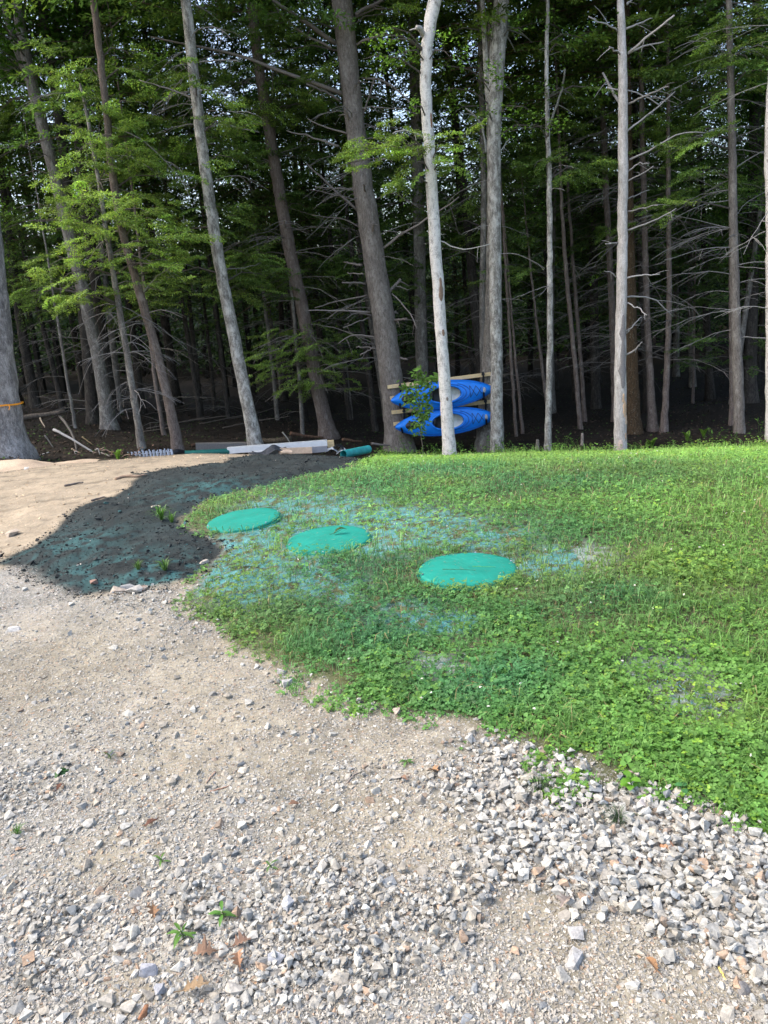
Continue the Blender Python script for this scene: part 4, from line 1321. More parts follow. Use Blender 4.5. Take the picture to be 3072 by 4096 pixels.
leaf_part('P', [(1560, 110, 70, 16, 'h', .5), (1610, 120, 60, 16, 'h', .5), (1520, 70, 70, 18, 'h', .45), (1600, 60, 60, 18, 'h', .4), (1640, 150, 40, 14, 'h', .5), (1550, 180, 60, 16, 'h', .3), (1500, 300, 60, 12, 'h', .4), (1430, 445, 50, 8, 'h', .65), (1470, 320, 40, 8, 'h', .6), (1500, 380, 60, 8, 'h', .3)])
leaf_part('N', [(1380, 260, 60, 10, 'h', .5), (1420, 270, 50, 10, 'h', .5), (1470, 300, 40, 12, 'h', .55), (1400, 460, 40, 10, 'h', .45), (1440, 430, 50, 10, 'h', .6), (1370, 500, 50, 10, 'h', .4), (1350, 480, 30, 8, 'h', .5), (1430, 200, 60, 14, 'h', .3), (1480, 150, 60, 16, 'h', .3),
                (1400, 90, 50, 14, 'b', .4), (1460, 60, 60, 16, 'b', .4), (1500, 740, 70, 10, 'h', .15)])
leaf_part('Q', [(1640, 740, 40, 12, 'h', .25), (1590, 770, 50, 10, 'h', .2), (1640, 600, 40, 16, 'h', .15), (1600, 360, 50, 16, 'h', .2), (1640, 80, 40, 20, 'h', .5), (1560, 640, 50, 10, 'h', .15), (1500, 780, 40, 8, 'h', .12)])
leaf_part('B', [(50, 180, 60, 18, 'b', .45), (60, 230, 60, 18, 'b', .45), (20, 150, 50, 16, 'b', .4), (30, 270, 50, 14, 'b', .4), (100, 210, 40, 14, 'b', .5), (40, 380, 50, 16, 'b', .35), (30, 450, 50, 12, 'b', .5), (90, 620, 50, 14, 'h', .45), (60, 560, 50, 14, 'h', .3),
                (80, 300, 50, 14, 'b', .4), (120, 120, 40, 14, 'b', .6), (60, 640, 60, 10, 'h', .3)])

# ---- fuller boughs behind the trunks, in the upper half
fill = {}
rf = random.Random(5)
keys = ['B', 'B2', 'B3', 'C', 'E', 'F', 'G', 'H', 'J', 'J3', 'K', 'O', 'M', 'N', 'P', 'Q']
for i in range(230):
    fx, fy = rf.uniform(-20, 1690), rf.uniform(-10, 640) ** 1.0
    if fx > 1080 and fy > 480: fy *= .6
    if fy > 330 and rf.random() < .25: continue
    best, bd = None, 1e9
    for k in keys:
        t_, Q_, r_, b_, Y_ = FRONT[k]
        c_ = W(fx, fy, Y_)
        d_ = float(np.min(np.linalg.norm(Q_ - c_, axis=1)))
        if d_ < bd: best, bd = k, d_
    kind = 'h' if rf.random() < .55 else 'b'
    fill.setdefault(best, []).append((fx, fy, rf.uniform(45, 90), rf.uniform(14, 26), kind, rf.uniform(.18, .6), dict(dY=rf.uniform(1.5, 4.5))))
for k, its in fill.items():
    t_, Q_, r_, b_, Y_ = FRONT[k]
    mb_ = MB()
    for it in its:
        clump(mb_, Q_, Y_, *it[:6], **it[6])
    o = mb_.build("rear_boughs", M['leaf'], t_)
    o.location = -b_

# ---- slim trunks behind, each seen in a gap
slim = [("B4", "thin pale trunk in the shade right of the forked lichen patched tree", 'bark_grey', 26, [(262, 955, 16), (255, 850, 15), (243, 740, 14), (232, 640, 12), (220, 540, 11)]),
        ("S0", "skinny stem between the big ribboned trunk and the forked tree", 'bark_grey', 22, [(168, 950, 7), (158, 900, 7), (146, 820, 6), (130, 730, 6), (120, 660, 5)]),
        ("S1", "skinny brown stem between the slim hemlock and the pinkish trunk", 'bark_brown', 22, [(360, 965, 10), (346, 900, 9), (335, 830, 9), (328, 760, 8), (322, 700, 7)]),
        ("S2", "grey shaded trunk behind the fallen log", 'bark_dark', 27, [(82, 900, 22), (62, 800, 20), (48, 720, 19), (30, 600, 18), (14, 450, 16)]),
        ("S3", "straight thin stem behind the right part of the white pipes", 'bark_grey', 23, [(655, 950, 9), (650, 880, 9), (648, 820, 8), (640, 740, 8), (632, 650, 7)]),
        ("S4", "slender shaded trunk left of the tree behind the pipes' right end", 'bark_grey', 26, [(602, 950, 10), (598, 880, 9), (592, 820, 9), (580, 720, 8)]),
        ("S5", "shaded trunk touching the stubby pine's left side", 'bark_dark', 25, [(812, 940, 14), (806, 880, 13), (797, 800, 12), (788, 740, 11), (776, 660, 10)]),
        ("S6", "thin leaning stem between the pipes' tree and the stubby pine", 'bark_grey', 27, [(762, 940, 8), (755, 850, 8), (742, 760, 7)]),
        ("S7", "skinny stem rising just right of the kayaks' bows", 'bark_brown', 22.5, [(1117, 965, 7), (1112, 900, 7), (1107, 820, 7), (1102, 740, 6), (1096, 640, 6), (1090, 540, 5)]),
        ("S8", "second skinny stem right of the kayaks, slightly leaning", 'bark_brown', 23, [(1132, 965, 7), (1126, 900, 7), (1119, 830, 6), (1112, 760, 5)]),
        ("S9", "reddish slender trunk leaning left, halfway between slim grey stem and dead trunk", 'bark_brown', 22.5, [(1257, 965, 11), (1250, 880, 10), (1243, 790, 10), (1234, 700, 9), (1226, 620, 9), (1218, 540, 8), (1214, 460, 7)]),
        ("S10", "faint thin stem crossing behind the slim grey stem", 'bark_brown', 23.5, [(1196, 960, 8), (1182, 880, 7), (1170, 790, 7), (1160, 700, 6), (1152, 640, 5)]),
        ("S11", "second reddish slender trunk close to the leaning one", 'bark_brown', 24.5, [(1266, 960, 10), (1260, 860, 9), (1254, 760, 8), (1246, 680, 8)]),
        ("S12", "pale shaded trunk in the dark gap left of the dead white trunk", 'bark_dark', 28, [(1290, 950, 22), (1287, 850, 20), (1284, 740, 19), (1282, 600, 17)]),
        ("S13", "faint thin pole deep in the dark gap of the right side", 'bark_brown', 27, [(1496, 935, 6), (1497, 860, 6), (1498, 800, 5)]),
        ("S14", "dark slender trunk leaning against the straight brownish grey pine", 'bark_brown', 21.5, [(1577, 975, 14), (1581, 920, 12), (1583, 860, 11), (1581, 780, 10), (1579, 700, 9)]),
        ("S15", "shaded trunk behind the pinkish leaning trunk's lower half", 'bark_dark', 27, [(438, 950, 12), (432, 860, 11), (420, 760, 10), (412, 680, 9)]),
        ("S16", "dim trunk standing behind the teal pipe", 'bark_dark', 27, [(760, 945, 14), (790, 945, 14)][:1] + [(752, 870, 13), (740, 760, 12)]),
        ("S17", "grey stem glimpsed right behind the leaning trunk at the pipes' middle", 'bark_dark', 26, [(498, 950, 10), (490, 860, 9), (478, 760, 9)]),
        ("S18", "dim stem left of the tall leaning grey trunk", 'bark_dark', 28, [(470, 950, 9), (462, 860, 9), (455, 780, 8)]),
        ]
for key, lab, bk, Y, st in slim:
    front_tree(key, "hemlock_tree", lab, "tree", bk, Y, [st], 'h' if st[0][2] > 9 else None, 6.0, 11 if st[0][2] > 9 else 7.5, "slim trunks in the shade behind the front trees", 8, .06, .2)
    dead_part(key, lambda mb, Q, r, Y: bare(mb, Q, r, 16, -1.5, 5, .4, 1.7, (.13, .12, .105), .3, .007, 4))

# ---- hemlocks and broadleaved trees standing farther back
SHORT = {'A': "the ribboned oak", 'B': "the forked lichen patched tree", 'C': "the pinkish leaning trunk", 'D': "the slim drooping hemlock", 'E': "the tall leaning grey trunk", 'F': "the brownish leaning trunk",
         'G': "the stubby pine", 'H': "the straight dark grey trunk", 'I': "the pale birch", 'J': "the pale tree by the kayaks", 'K': "the very slim grey stem", 'L': "the dead white trunk", 'N': "the twin brown trunks", 'P': "the straight brownish pine"}
def px_of(p):
    d = np.asarray(p) - CAMP
    w = d @ FW
    return (1536 + FPX * (d @ RT) / w) / S
rng_state = random.Random(11)
spots = []
tries = 0
while len(spots) < 34 and tries < 9000:
    tries += 1
    y = 24.5 + 11.5 * rng_state.random()
    x = rng_state.uniform(-1, 1) * (.56 * y + 1)
    if all((x - a) ** 2 + (y - b) ** 2 > 6.0 for a, b in spots):
        spots.append((x, y))
spots.sort(key=lambda q: px_of((q[0], q[1], 1.6)))
used = {}
ROWW = ("second", "third", "fourth", "fifth", "sixth")
for i, (x, y) in enumerate(spots):
    b = rng_state.random() < .25
    px = px_of((x, y, 1.6))
    best = min(SHORT, key=lambda k: abs(px_of(FRONT[k][1][int(np.argmin(np.abs(FRONT[k][1][:, 2] - 1.6)))]) - px))
    fx = px_of(FRONT[best][1][int(np.argmin(np.abs(FRONT[best][1][:, 2] - 1.6)))])
    side = "right" if px > fx else "left"
    kd = "broadleaved tree" if b else "hemlock"
    far_ = "shaded" if y < 29 else ("dim" if y < 33 else "very dim")
    lab = "%s %s seen in the gap %s of %s" % (far_, kd, side, SHORT[best])
    used[lab] = used.get(lab, 0) + 1
    if used[lab] > 1:
        lab = "%s %s, number %s outwards in the gap %s of %s" % (far_, kd, ("two", "three", "four", "five")[min(3, used[lab] - 2)], side, SHORT[best])
    ms = BV[i % 2] if b else HV[i % 5]
    put_tree(ms, x, y, rng_state.uniform(0, 6.28), rng_state.uniform(.85, 1.15), lab, "tree",
             "broadleaved trees deep in the woods" if b else "hemlocks deep in the woods", "broadleaf_tree" if b else "hemlock_tree")
# woods to both sides of the view, same kinds
for i in range(16):
    sgn = 1 if i % 2 else -1
    y = rng_state.uniform(14, 30)
    x = sgn * (y * .62 + rng_state.uniform(6, 12))
    put_tree(HV[i % 5], x, y, rng_state.uniform(0, 6.28), 1.0, "dark hemlock among the deeper rows of the woods", "tree", "hemlocks deep in the woods", "hemlock_tree")

# ---- the wood beyond, one mass
def far_woods():
    mb, tk = MB(), MB()
    for i in range(480):
        y = 36 + 52 * random.random() ** (1.1 if i < 270 else .3)
        x = random.uniform(-1, 1) * (.62 * y + 10)
        z0 = float(terrain(x, y))
        h = random.choice([random.uniform(8, 11), random.uniform(11, 17)]) if i < 270 else random.uniform(7, 11)
        tube(mb, [[x, y, z0 - .3], [x + .2, y, z0 + h * .5], [x + .3, y, z0 + h]], [.16, .12, .03], 5, (.03, .027, .024), cap=False)
        n = 1500 if y < 52 else 900
        u = rng.random(n) ** .85
        lo = .16 if y < 50 else (.08 if y < 62 else 0)
        zz = z0 + h * (lo + (1 - lo) * u)
        R = 3.2 * (1 - u) ** .6 + .5
        a = rng.random(n) * 6.283
        rr = R * np.sqrt(rng.random(n))
        # leaves gathered in drooping tiers
        tier = .9
        zz = np.where(rng.random(n) < .75, np.round(zz / tier) * tier - .16 * rr + rng.normal(0, .12, n), zz)
        P = np.stack([x + rr * np.cos(a), y + rr * np.sin(a), zz], 1)
        D = np.stack([np.cos(a), np.sin(a), rng.normal(-.3, .3, n)], 1) + rng.normal(0, .4, (n, 3))
        nr = unit(np.stack([rng.normal(0, .45, n), rng.normal(-.2, .45, n), np.ones(n)], 1))
        tone = np.array([.048, .095, .026]) * rng.lognormal(0, .3) * rng.lognormal(0, .25, (n, 1))
        s_ = .0062 * y
        leaves(mb, P, D, nr, s_ * rng.lognormal(0, .3, n), s_ * .6 * rng.lognormal(0, .3, n), tone)
    # unseen leaf roof above the view, added to keep skylight out of the woods
    n = 90000
    y = 20.5 + 42 * rng.random(n)
    x = (rng.random(n) * 2 - 1) * (.62 * y + 9)
    zlo = 2.6 + y * .352
    z = zlo + rng.random(n) * 5 + 1.2 * fbm(x, y, 2.5, 3, 201)
    k = fbm(x, y, 2.2, 3, 202) > .36
    x, y, z = x[k], y[k], z[k]
    n = len(x)
    leaves(mb, np.stack([x, y, z], 1), rng.normal(size=(n, 3)) * [1, 1, .3], unit(rng.normal(size=(n, 3)) * .4 + [0, 0, 1]), .42, .3, np.array([.05, .11, .022]) * rng.lognormal(0, .3, (n, 1)))
    o = mb.build("woods", M['leaf'])
    tag(o, "dim mass of woods closing the view beyond the trees, with an added leaf roof overhead", "woods", kind="stuff")
far_woods()

# ------------------------------------------------------------------ tank covers in the lawn
def make_cover(c, r, label, tilt):
    z = float(terrain(c[0], c[1]))
    t = empty("tank_cover", (c[0], c[1], z + .012), label, "manhole cover", "round covers set in the lawn")
    t.rotation_euler = tilt
    mb = MB()
    n = 56
    prof = [(0, .030), (.35, .029), (.62, .025), (.80, .020), (.93, .015), (.985, .011), (1.0, .004), (1.0, -.03)]
    th = np.arange(n) / n * 2 * np.pi
    v = [[0, 0, prof[0][1]]]
    for k, (a, h) in enumerate(prof[1:]):
        for q in th:
            w = .0015 * math.sin(3 * q + 1) + .001 * math.sin(7 * q)
            v.append([a * r * math.cos(q), a * r * math.sin(q), h + w * a])
    ft = [[0, 1 + j, 1 + (j + 1) % n] for j in range(n)]
    fq = [[1 + k * n + j, 1 + (k + 1) * n + j, 1 + (k + 1) * n + (j + 1) % n, 1 + k * n + (j + 1) % n] for k in range(len(prof) - 2) for j in range(n)]
    mb.add2(v, fq, ft)
    mb.build("lid", M['teal'], t, True)
    mb = MB()
    tube(mb, [[r * 1.01 * math.cos(q), r * 1.01 * math.sin(q), -.014] for q in np.linspace(0, 2 * np.pi, 49)], .009, 6, cap=False)
    mb.build("riser_ring", M['teal'], t, True)
    for k in range(6):
        q = k * math.pi / 3 + .3
        mb = MB()
        tube(mb, [[.95 * r * math.cos(q), .95 * r * math.sin(q), .010], [.95 * r * math.cos(q), .95 * r * math.sin(q), .020]], .006, 6)
        mb.build("bolt", M['steel'], t)

make_cover(LIDXY[0][0], LID[0][1], "teal round cover closest to the dark seeded patch", (.02, -.03, 0))
make_cover(LIDXY[1][0], LID[1][1], "middle teal round cover with a fallen leaf lying on it", (.02, -.01, 1))
make_cover(LIDXY[2][0], LID[2][1], "largest looking teal round cover, dotted with small dirt, its rim in clover", (.03, 0, 2))

def lay_leaf(name, x, y, L, W_, col, ang, lift, label, cat, curl=.25, group=None, lobes=0):
    """one fallen leaf, thin and curled"""
    mb = MB()
    n = 17
    u = np.linspace(0, 1, n)
    wd = W_ * .5 * np.sin(np.pi * np.clip(u, .02, .98)) ** .8
    if lobes:
        wd = wd * (1 + .6 * np.cos(u * (lobes + 1) * 2 * np.pi)) * (.8 + .4 * rng.random(n))
    for s in (1, -1):
        v = np.concatenate([np.stack([u * L, 0 * u, curl * L * np.sin(u * 2.6)], 1), np.stack([u * L + rng.normal(0, .002, n), s * wd, curl * L * np.sin(u * 2.6) + wd * (.5 + .3 * rng.random(n))], 1)])
        f = [[i, i + 1, n + i + 1, n + i] if s > 0 else [i, n + i, n + i + 1, i + 1] for i in range(n - 1)]
        mb.add(v, f, np.asarray(col) * (1 + .15 * rng.normal()))
    tube(mb, [[-.3 * L, 0, .004], [0, 0, .002], [L * .8, 0, curl * L * math.sin(.8 * 2.6) + .001]], [.0015, .0018, .0008], 4, np.asarray(col) * .7)
    o = mb.build(name, M['leaf'] if col[1] > col[0] else M['twig'])
    o.location = (x, y, float(gz(np.array([x]), np.array([y]))[0]) + lift)
    o.rotation_euler = (rng.normal(0, .15), rng.normal(0, .15), ang)
    return tag(o, label, cat, group)

p = G(722, 1168)
lay_leaf("fallen_leaf", p[0], p[1], .10, .035, (.05, .09, .02), .2, .05, "long dark green leaf lying on the middle teal cover", "leaf")

def stick(pts, r, label, name="stick", col=(.22, .18, .14), cat="stick", group=None, mat='twig', loc=None, z=.008):
    P = np.array(pts, float)
    base = P[0].copy()
    mb = MB()
    s = np.linspace(0, 1, len(P))
    u = np.linspace(0, 1, max(9, len(P)))
    Q = np.stack([np.interp(u, s, P[:, i]) for i in range(3)], 1)
    Q[1:-1] = (Q[:-2] + Q[1:-1] * 2 + Q[2:]) / 4 + rng.normal(0, min(r * .2, .004), Q[1:-1].shape)
    tube(mb, Q - base, np.linspace(r, r * .55, len(Q)), 7, col, bump=.2)
    o = mb.build(name, M[mat], None, True)
    o.location = base
    return tag(o, label, cat, group)

def gstick(px, r, label, **kw):
    P = [G(a, b) for a, b in px]
    P = [np.array([q[0], q[1], float(gz(q[0:1], q[1:2])[0]) + r * .8]) for q in P]
    return stick(P, r, label, **kw)

c3 = LIDXY[2][0]
stick([[c3[0] - .16, c3[1] - .10, .062], [c3[0] - .06, c3[1] - .13, .062], [c3[0] + .03, c3[1] - .16, .058]], .0022, "thin bent straw lying on the cover nearest the gravel", "straw", (.03, .10, .05), "straw")
stick([[c3[0] + .02, c3[1] - .10, .062], [c3[0] + .15, c3[1] - .14, .058]], .002, "short green blade stuck on the cover nearest the gravel", "straw", (.06, .20, .05), "straw")

# clippings blown onto the covers
mb = MB()
for (c_, r_) in LIDXY:
    n = 46
    a = rng.random(n) * 6.283
    q = r_ * .97 * np.sqrt(rng.random(n)) * np.where(rng.random(n) < .5, 1, .55 + .45 * rng.random(n))
    q[: n // 2] = r_ * (.78 + .18 * rng.random(n // 2))
    z0 = float(terrain(c_[0], c_[1])) + .012
    P = np.stack([c_[0] + q * np.cos(a), c_[1] + q * np.sin(a), z0 + .036 - .02 * (q / r_) ** 3 + 0 * q], 1)
    col = np.where(rng.random((n, 1)) < .5, np.array([.05, .10, .04]), np.array([.22, .18, .12])) * rng.lognormal(0, .3, (n, 1))
    leaves(mb, P, np.stack([np.cos(a * 3), np.sin(a * 3), 0 * a], 1), np.tile([0, 0, 1.], (n, 1)), rng.uniform(.006, .03, n), .0035, col)
tag(mb.build("grass_clippings", M['clod']), "dry clippings and crumbs blown onto the teal covers", "clippings", kind="stuff")

# ------------------------------------------------------------------ kayaks hung on planks
def K(cx, cy):
    return ((1450 + cx * .42194) / S, (1350 + cy * .42194) / S)
YK = 20.28
def make_kayak(pl, pr, label, seat_full):
    A, B = W(*K(*pl), YK), W(*K(*pr), YK + .05)
    O = (A + B) / 2
    L = float(np.linalg.norm(B - A))
    k = L / 3.05
    ux = (B - A) / L
    wz = unit(np.array([.02, -1, .12]))
    wz = unit(wz - ux * np.dot(wz, ux))
    vy = np.cross(wz, ux)
    t = empty("kayak", O, label, "kayak", "blue kayaks hung between two trees")
    t.matrix_world = Matrix(((ux[0] * k, vy[0] * k, wz[0] * k, O[0]), (ux[1] * k, vy[1] * k, wz[1] * k, O[1]), (ux[2] * k, vy[2] * k, wz[2] * k, O[2]), (0, 0, 0, 1)))
    hl = 1.525
    def b(u):
        a = abs(u) / hl
        return .385 * max(0, 1 - a ** 2.3) ** .78 + .012 * (1 - a)
    def deck(u, v):
        bb = max(b(u), .012)
        a = abs(u) / hl
        rise = .13 - .03 * a
        return rise * max(0, 1 - (v / bb) ** 2) ** .75 * (1 if a < .85 else (1 - ((a - .85) / .15) ** 2 * .5)) + .03 * a * a
    UC, AU, AV = .07, .49, .245
    nu, nv = 90, 18
    us = np.sin(np.linspace(-1, 1, nu) * math.pi / 2) * .35 * hl + np.linspace(-1, 1, nu) * .65 * hl
    V = np.array([[u, (2 * j / nv - 1) * b(u), deck(u, (2 * j / nv - 1) * b(u))] for u in us for j in range(nv + 1)])
    idx = np.arange(nu * (nv + 1)).reshape(nu, nv + 1)
    F = np.stack([idx[:-1, :-1], idx[1:, :-1], idx[1:, 1:], idx[:-1, 1:]], -1).reshape(-1, 4)
    cen = V[F].mean(1)
    inside = ((cen[:, 0] - UC) / AU) ** 2 + (cen[:, 1] / AV) ** 2 < 1.0
    F = F[~inside]
    mb = MB(); mb.add(V, F)
    mb.build("deck", M['blue'], t, True)
    nh = 14
    H = []
    for u in us:
        a = abs(u) / hl
        bb, hh = b(u), .23 * max(0, 1 - a ** 3) ** .6 + .01
        for j in range(nh + 1):
            th = math.pi * j / nh
            H.append([u, -bb * math.cos(th), .03 * a * a - hh * math.sin(th) ** .7 if 0 < j < nh else .03 * a * a])
    idx = np.arange(nu * (nh + 1)).reshape(nu, nh + 1)
    F = np.stack([idx[:-1, :-1], idx[:-1, 1:], idx[1:, 1:], idx[1:, :-1]], -1).reshape(-1, 4)
    mb = MB(); mb.add(H, F)
    mb.build("hull", M['blue'], t, True)
    th = np.linspace(0, 2 * np.pi, 49)
    # rub line between deck and hull
    mb = MB()
    for s in (-1, 1):
        tube(mb, [[u, s * (b(u) + .004), .03 * (u / hl) ** 2 + .004] for u in np.linspace(-hl * .98, hl * .98, 40)], .011, 6)
    mb.build("seam", M['blue2'], t, True)
    mb = MB()
    tube(mb, [[UC + AU * 1.02 * math.cos(q), AV * 1.02 * math.sin(q), .145 - .02 * math.cos(q) ** 2] for q in th], .021, 8, cap=False)
    mb.build("cockpit_rim", M['blue'], t, True)
    mb = MB()
    tube(mb, [[UC + AU * .955 * math.cos(q), AV * .94 * math.sin(q), .135 - .02 * math.cos(q) ** 2] for q in th], .014, 6, cap=False)
    mb.build("rim_lip", M['blue2'], t, True)
    # moulded ridges that follow the cockpit towards the bow, and along the sides
    for (sa, sb, qa, qb) in ((1.26, 1.16, -1.35, 1.35), (1.48, 1.30, -1.0, 1.0)):
        mb = MB()
        pts = []
        for q in np.linspace(qa, qb, 26):
            u, v = UC + AU * sa * math.cos(q), AV * sb * math.sin(q)
            pts.append([u, v, deck(u, v) + .003])
        tube(mb, pts, .016, 6)
        mb.build("deck_ridge", M['blue2'], t, True)
    for s in (-1, 1):
        mb = MB()
        tube(mb, [[u, s * b(u) * .88, deck(u, b(u) * .88) + .002] for u in np.linspace(-1.0, 1.15, 30)], .010, 6)
        mb.build("deck_ridge", M['blue2'], t, True)
    # inside
    def bowl(mb, q0, q1, nq, ucut=None):
        V, rings = [], [(.99, .12), (1.0, .02), (.97, -.10), (.8, -.17), (.4, -.19), (.02, -.19)]
        for (sc2, w) in rings:
            for i in range(nq + 1):
                q = q0 + (q1 - q0) * i / nq
                V.append([UC + (ucut or 0) + (AU - (ucut or 0)) * sc2 * math.cos(q), AV * (1 if not ucut else math.sqrt(max(0, 1 - (ucut / AU) ** 2)) * 1.0) * sc2 * math.sin(q), w])
        idx = np.arange(len(rings) * (nq + 1)).reshape(len(rings), nq + 1)
        mb.add(V, np.stack([idx[:-1, :-1], idx[:-1, 1:], idx[1:, 1:], idx[1:, :-1]], -1).reshape(-1, 4))
    mb = MB(); bowl(mb, 0, 2 * np.pi, 40)
    mb.build("cockpit_well", M['black'], t, True)
    mb = MB()
    g = []
    nuw, nvw = 10, 12
    for i in range(nuw + 1):
        u = UC + .15 + (AU * .955 - .15) * i / nuw
        half = AV * .93 * math.sqrt(max(.0, 1 - ((u - UC) / (AU * .975)) ** 2))
        for j in range(nvw + 1):
            v = (2 * j / nvw - 1) * half
            g.append([u, v, -.02 - .09 * (1 - (v / (half + 1e-6)) ** 2) + .01 * math.sin(u * 40) + .006 * math.sin(v * 60)])
    idx = np.arange((nuw + 1) * (nvw + 1)).reshape(nuw + 1, nvw + 1)
    mb.add(g, np.stack([idx[:-1, :-1], idx[1:, :-1], idx[1:, 1:], idx[:-1, 1:]], -1).reshape(-1, 4))
    mb.build("foot_well", M['liner'], t, True)
    # seat: pan and raised back with a blue pad
    mb = MB()
    V = [[UC - .33 + .36 * a, v, -.06 - .05 * math.cos(v * 7) + (.09 * (1 - a) ** 3)] for a in np.linspace(0, 1, 6) for v in np.linspace(-.19, .19, 7)]
    idx = np.arange(42).reshape(6, 7)
    mb.add(V, np.stack([idx[:-1, :-1], idx[1:, :-1], idx[1:, 1:], idx[:-1, 1:]], -1).reshape(-1, 4))
    mb.build("seat", M['black'], t, True)
    mb = MB()
    if seat_full:
        V = [[UC - .22 + .30 * a, -.21 + .07 * c_ + .03 * math.sin(a * 9), .03 + .03 * c_] for a in np.linspace(0, 1, 8) for c_ in np.linspace(0, 1, 4)]
        idx = np.arange(32).reshape(8, 4)
    else:
        V = [[UC - .03 + .15 * a, -.06 + .13 * c_ * (1 - .3 * abs(a - .5)), .0] for a in np.linspace(0, 1, 8) for c_ in np.linspace(0, 1, 4)]
        idx = np.arange(32).reshape(8, 4)
    mb.add(V, np.stack([idx[:-1, :-1], idx[1:, :-1], idx[1:, 1:], idx[:-1, 1:]], -1).reshape(-1, 4))
    mb.build("seat_pad", M['blue'], t, True)
    mb = MB()
    tube(mb, [[UC - .37, -.14, .10], [UC - .40, 0, .13], [UC - .37, .14, .10]], .035, 8)
    mb.build("backrest", M['black'], t, True)
    # oval hatch
    mb = MB()
    V = [[-1.0, 0, deck(-1.0, 0) + .022]] + [[-1.0 + .20 * math.cos(q), .115 * math.sin(q), deck(-1.0 + .2 * math.cos(q), .115 * math.sin(q)) + .012] for q in th[:-1]] + \
        [[-1.0 + .21 * math.cos(q), .125 * math.sin(q), deck(-1.0 + .2 * math.cos(q), .115 * math.sin(q)) - .004] for q in th[:-1]]
    n = 48
    mb.add2(V, [[1 + j, 1 + n + j, 1 + n + (j + 1) % n, 1 + (j + 1) % n] for j in range(n)], [[0, 1 + j, 1 + (j + 1) % n] for j in range(n)])
    mb.build("hatch_cover", M['black'], t, True)
    # bungee cord crossing on the bow
    mb = MB()
    pt = lambda u, v: [u, v, deck(u, v) + .008]
    for a_, c_ in (((.80, -.17), (.98, .15)), ((.80, .17), (.98, -.15)), ((.98, -.15), (1.14, .10)), ((.98, .15), (1.14, -.10)), ((.80, -.17), (.80, .17))):
        tube(mb, [pt(a_[0] + (c_[0] - a_[0]) * f, a_[1] + (c_[1] - a_[1]) * f) for f in np.linspace(0, 1, 7)], .0065, 5)
    mb.build("bungee_cord", M['black'], t, True)
    # emblem: pale oval with a dark ring and squiggle
    mb = MB()
    uo = 1.215
    e = lambda a, c_, h: [uo + a, c_, deck(uo + a, c_) + h]
    V = [e(0, 0, .005)] + [e(.042 * math.cos(q), .078 * math.sin(q), .004) for q in th[:-1]]
    mb.add(V, [[0, 1 + j, 1 + (j + 1) % 48] for j in range(48)])
    o = mb.build("emblem", M['white'], t, True)
    mb = MB()
    tube(mb, [e(.033 * math.cos(q), .064 * math.sin(q), .007) for q in th], .0035, 4, cap=False)
    tube(mb, [e(-.010, .04, .007), e(.014, .022, .007), e(-.004, .004, .007), e(.014, -.016, .007), e(-.012, -.036, .007)], .005, 4)
    q = mb.build("emblem_ring", M['black'], o)
    for s in (-1, 1):
        mb = MB()
        u0 = s * 1.40
        tube(mb, [[u0, -.035, .055], [u0 + s * .02, 0, .085], [u0, .035, .055]], .011, 6)
        mb.build("carry_handle", M['black'], t, True)
    return t

make_kayak((265, 600), (1248, 485), "upper of the two blue kayaks, its seat showing a small blue pad", False)
make_kayak((305, 852), (1264, 742), "lower of the two blue kayaks, hung closest to the ground", True)

def plank(p0, p1, label, Y=20.62, h=.10, d=.045):
    A, B = W(*K(*p0), Y), W(*K(*p1), Y)
    L = float(np.linalg.norm(B - A))
    x = (B - A) / L
    y = np.array([0, 1, 0.])
    y = unit(y - x * np.dot(x, y))
    z = np.cross(x, y)
    bm = bmesh.new()
    bmesh.ops.create_cube(bm, size=1)
    bmesh.ops.scale(bm, vec=(L, d, h), verts=bm.verts)
    bmesh.ops.bevel(bm, geom=bm.edges[:], offset=.004, segments=1, affect='EDGES')
    me = bpy.data.meshes.new("plank")
    bm.to_mesh(me)
    bm.free()
    a = me.color_attributes.new("col", 'FLOAT_COLOR', 'POINT')
    a.data.foreach_set("color", np.ones(len(me.vertices) * 4, np.float32))
    me.materials.append(M['wood'])
    o = bpy.data.objects.new("plank", me)
    COL.objects.link(o)
    O = (A + B) / 2
    o.matrix_world = Matrix(((x[0], y[0], z[0], O[0]), (x[1], y[1], z[1], O[1]), (x[2], y[2], z[2], O[2]), (0, 0, 0, 1)))
    tag(o, label, "plank", "planks nailed between the two trees")
    for e_ in (-1, 1):
        for s in (-1, 1):
            mb = MB()
            tube(mb, [[e_ * (L / 2 - .14), -d / 2 - .004, s * .025], [e_ * (L / 2 - .14), -d / 2 + .004, s * .025]], .008, 6)
            mb.build("screw_head", M['steel'], o)

plank((237, 470), (1270, 338), "topmost yellow plank, above both kayaks")
plank((262, 576), (1275, 452), "second yellow plank from the top, hidden mostly behind the upper kayak", 20.62)
plank((275, 711), (1280, 600), "third yellow plank from the top, between the two kayaks")
plank((293, 822), (1285, 712), "lowest yellow plank, behind the lower kayak", 20.62)

